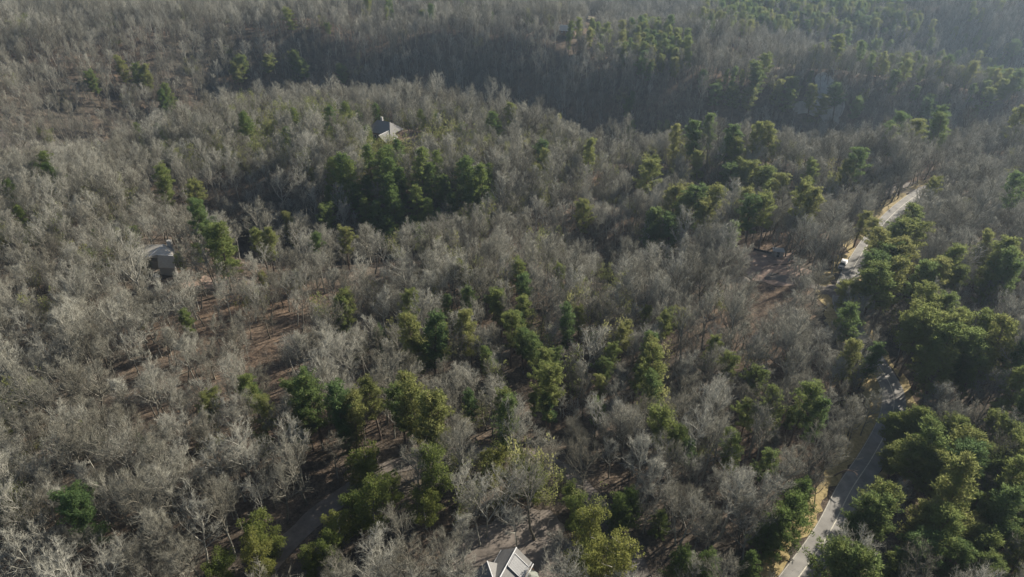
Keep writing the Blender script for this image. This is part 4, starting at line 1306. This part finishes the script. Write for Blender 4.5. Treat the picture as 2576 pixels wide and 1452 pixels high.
# ------------------------------------------------------------------ cleared lot
sh = at(1957, 636, 1.2)
shed = thing("shed", "small flat grey shed at the back of the cleared lot", "shed", (sh[0], sh[1], float(H(sh[0], sh[1]))), R(-12))
MB().box(-1.7, 1.7, -1.2, 1.2, -.2, 2.2).build("wall", M['siding'], shed)
MB().slab([(-1.95, -1.45, 2.32), (1.95, -1.45, 2.32), (1.95, 1.45, 2.5), (-1.95, 1.45, 2.5)], .1).build("roof", M['stone'], shed)
MB().box(-.5, .4, -1.26, -1.21, 0, 1.9).build("door", M['black'], shed)
p0 = at(1896, 627, .5); p1 = at(1944, 638, .5)
fence = thing("silt_fence", "low black silt fence left of the grey shed", "fence", (p0[0], p0[1], float(H(p0[0], p0[1]))))
dv = Vector((p1[0] - p0[0], p1[1] - p0[1], float(H(p1[0], p1[1])) - float(H(p0[0], p0[1]))))
for k in range(6):
    a, b = dv * (k / 6), dv * ((k + 1) / 6)
    m_ = MB(); m_.beam(a + Vector((0, 0, -.2)), a + Vector((0, 0, 1.05)), .05); m_.build("post", M['wood'], fence)
    n_ = Vector((-dv.y, dv.x, 0)).normalized() * .03
    w_ = MB(); w_.v = [tuple(a + n_ - Vector((0, 0, .1))), tuple(b + n_ - Vector((0, 0, .1))), tuple(b + n_ + Vector((0, 0, .95))), tuple(a + n_ + Vector((0, 0, .95))),
                       tuple(a - n_ - Vector((0, 0, .1))), tuple(b - n_ - Vector((0, 0, .1))), tuple(b - n_ + Vector((0, 0, .95))), tuple(a - n_ + Vector((0, 0, .95)))]
    w_.f = [(0, 1, 2, 3), (7, 6, 5, 4), (3, 2, 6, 7), (0, 4, 5, 1), (0, 3, 7, 4), (1, 5, 6, 2)]
    w_.build("fabric", M['black'], fence)
fp = at(2000, 668, 1)
frame = thing("timber_frame", "bare timber post frame at the right of the cleared lot", "post frame", (fp[0], fp[1], float(H(fp[0], fp[1]))), R(-5))
for sx in (-1.3, 1.3):
    MB().box(sx - .09, sx + .09, -.09, .09, -.3, 2.6).build("post", M['wood'], frame)
MB().box(-1.45, 1.45, -.08, .08, 2.6, 2.78).build("beam", M['wood'], frame)
MB().box(-1.2, 1.2, -.06, .06, .9, 1.02).build("rail", M['wood'], frame)
for i, (px, py, rx, lab) in enumerate([(1952, 655, 3.0, "mound of reddish clay nearest the grey shed"), (1938, 698, 2.6, "brown dirt mound in the middle of the cleared lot"), (1868, 702, 3.6, "dark brush heap at the left end of the cleared lot")]):
    q = at(px, py, .6)
    r_ = np.random.default_rng(80 + i)
    V, Fc = [(0, 0, rx * .38)], []
    for k in range(1, 5):
        for j in range(12):
            a = j * math.pi / 6; w_ = rx * k / 4 * r_.uniform(.85, 1.15)
            V.append((w_ * math.cos(a), w_ * .7 * math.sin(a), rx * .38 * (math.cos(k / 4 * math.pi) * .5 + .5) * r_.uniform(.7, 1.2) - (.25 if k == 4 else 0)))
    Fc = [(0, 1 + j, 1 + (j + 1) % 12) for j in range(12)]
    for k in range(3):
        Fc += [(1 + k * 12 + j, 1 + (k + 1) * 12 + j, 1 + (k + 1) * 12 + (j + 1) % 12, 1 + k * 12 + (j + 1) % 12) for j in range(12)]
    o = link("dirt_mound", new_mesh("dirt_mound", V, Fc, [M['clay'], M['dirt'], M['brush']][i], smooth=True), None, (q[0], q[1], float(H(q[0], q[1]))))
    tag(o, lab, "mound")

# fallen logs
LOGS = [(1925, 700, 1960, 688, "pale fallen log lying across the cleared lot"), (1900, 690, 1925, 676, "thin fallen log at the left of the cleared lot"),
        (1990, 655, 2012, 640, "fallen trunk leaning at the shed side of the cleared lot"), (1700, 1160, 1760, 1130, "fallen grey trunk left of the paved road woods"),
        (1005, 1158, 1070, 1128, "pale fallen trunk above the shaded bend of the dirt track"), (430, 955, 500, 925, "fallen log in the open woods at left")]
for i, (x0, y0, x1, y1, lab) in enumerate(LOGS):
    a, b = at(x0, y0), at(x1, y1)
    A = Vector((a[0], a[1], float(H(a[0], a[1])) + .15)); B = Vector((b[0], b[1], float(H(b[0], b[1])) + .25))
    if (B - A).length > 11: B = A + (B - A).normalized() * 11
    tm = TM(); r_ = np.random.default_rng(90 + i)
    D = np.array(B - A)
    pts = np.array([np.array(D) * t + r_.normal(0, .06, 3) for t in np.linspace(0, 1, 6)])
    tm.tube(pts, np.linspace(.24, .09, 6), 7)
    for k in range(4):
        q, e = sample(pts, .4 + .15 * k)
        bp_ = path(q, off(e, R(50), r_), 1.6, 3, .1, .15, r_); tm.tube(bp_, np.array([.06, .045, .03, 0]), 4, 0, point=True)
    vv, ff, ii = tm.data()
    o = link("fallen_log", new_mesh("fallen_log", vv, ff, M['bark'], ii), None, A)
    tag(o, lab, "log")

# leaning dead trunk over the verge
a = at(2108, 1196); b = at(2150, 1218, 1.2)
A = Vector((a[0] - 1, a[1], float(H(a[0], a[1])) - .2)); 
tm = TM(); r_ = np.random.default_rng(99)
D = Vector((b[0], b[1], A.z + 4.2)) - A
pts = np.array([np.array(D) * t + np.array([0, 0, 1.6 * math.sin(math.pi * t)]) + r_.normal(0, .05, 3) for t in np.linspace(0, 1, 8)])
tm.tube(pts, np.linspace(.2, .07, 8), 7)
for k in range(5):
    q, e = sample(pts, .35 + .13 * k)
    bp_ = path(q, off(e, R(45), r_), 2.0, 3, .12, .1, r_); tm.tube(bp_, np.array([.06, .045, .03, 0]), 4, 0, point=True)
vv, ff, ii = tm.data()
tag(link("leaning_trunk", new_mesh("leaning_trunk", vv, ff, M['pine_bark'], ii), None, A), "dark bent dead trunk leaning out over the straw verge of the road", "dead trunk")

# ------------------------------------------------------------------ parked pickup on the shoulder
tp_ = at(2131, 672, .8)
dist_ = np.hypot(ROAD[:, 0] - tp_[0], ROAD[:, 1] - tp_[1]); j = int(np.argmin(dist_))
Td = Vector((ROAD[j + 1][0] - ROAD[j - 1][0], ROAD[j + 1][1] - ROAD[j - 1][1], 0)).normalized()
Nd = Vector((Td.y, -Td.x, 0))
pos = Vector((ROAD[j][0], ROAD[j][1], 0)) - Nd * 3.4
truck = thing("parked_truck", "grey pickup truck with a white covered bed parked on the left shoulder", "pickup truck",
              (pos.x, pos.y, float(H(pos.x, pos.y)) + .12), math.atan2(Td.y, Td.x) + math.pi)   # local +x is its front, toward the camera
def prism(profile, w0, name, m, parent, w1=None):
    """side profile (x, z) extruded over the width; w1 narrows the top points"""
    zs_ = [p[1] for p in profile]; z0_, z1_ = min(zs_), max(zs_)
    w1 = w0 if w1 is None else w1
    mbx = MB(); n = len(profile)
    for sg in (-1, 1):
        for (x_, z_) in profile:
            w = w0 + (w1 - w0) * (z_ - z0_) / (z1_ - z0_)
            mbx.v.append((x_, sg * w, z_))
    mbx.f = [tuple(range(n)), tuple(reversed(range(n, 2 * n)))] + [(i, n + i, n + (i + 1) % n, (i + 1) % n) for i in range(n)]
    o = mbx.build(name, m, parent)
    bv = o.modifiers.new("bevel", 'BEVEL'); bv.width = .05; bv.segments = 2
    return o
body = prism([(-2.9, .45), (-2.95, 1.05), (.9, 1.08), (2.55, 1.0), (2.85, .8), (2.88, .45)], .98, "body", M['car_grey'], truck)
prism([(-1.0, 1.06), (-.75, 1.72), (.35, 1.76), (1.15, 1.06)], .92, "cab", M['car_grey'], truck, .74)
prism([(-2.92, 1.06), (-2.88, 1.66), (-1.02, 1.7), (-1.02, 1.06)], .93, "bed_cover", M['car_white'], truck, .86)
ws = MB(); ws.v = [(.47, -.70, 1.68), (.47, .70, 1.68), (1.16, .82, 1.12), (1.16, -.82, 1.12)]; ws.f = [(0, 3, 2, 1)]; ws.build("windshield", M['glass'], truck)
for sg in (-1, 1):
    w_ = MB(); w_.v = [(-.62, sg * .80, 1.62), (.3, sg * .79, 1.64), (.85, sg * .93, 1.16), (-.82, sg * .93, 1.16)]; w_.f = [(0, 1, 2, 3) if sg < 0 else (3, 2, 1, 0)]
    w_.build("side_window", M['glass'], truck)
    MB().box(2.80, 2.90, sg * .72 - .17, sg * .72 + .17, .72, .88).build("headlight", M['lamp'], truck)
    MB().box(.78, .95, sg * 1.06 - .1, sg * 1.06 + .1, 1.12, 1.28).build("mirror", M['black'], truck)
    for wx in (-1.85, 1.75):
        wh = MB().beam((wx, sg * .78, .38), (wx, sg * 1.0, .38), .38, 14).build("wheel", M['tyre'], truck)
        MB().beam((wx, sg * 1.0, .38), (wx, sg * 1.015, .38), .2, 10).build("rim", M['white_metal'], wh)
MB().box(2.86, 2.98, -.9, .9, .42, .62).build("bumper", M['white_metal'], truck)
MB().box(2.84, 2.9, -.5, .5, .68, .92).build("grille", M['black'], truck)

# ------------------------------------------------------------------ haze
hz = bpy.data.materials.new("haze_air"); hz.use_nodes = True
nt = hz.node_tree
for n_ in list(nt.nodes): nt.nodes.remove(n_)
pv = nt.nodes.new("ShaderNodeVolumePrincipled")
pv.inputs["Color"].default_value = (0.62, 0.80, 1.0, 1)
pv.inputs["Density"].default_value = 0.00012
pv.inputs["Anisotropy"].default_value = 0.45
oo = nt.nodes.new("ShaderNodeOutputMaterial")
nt.links.new(pv.outputs[0], oo.inputs["Volume"])
zmin = float(GZ.min())
box = MB().box(-7500, 7500, -4500, 9500, zmin - 1.5, 135.0)
hzo = link("haze", new_mesh("haze", box.v, box.f, hz))
tag(hzo, "thin blue haze filling the valley air", kind="stuff")
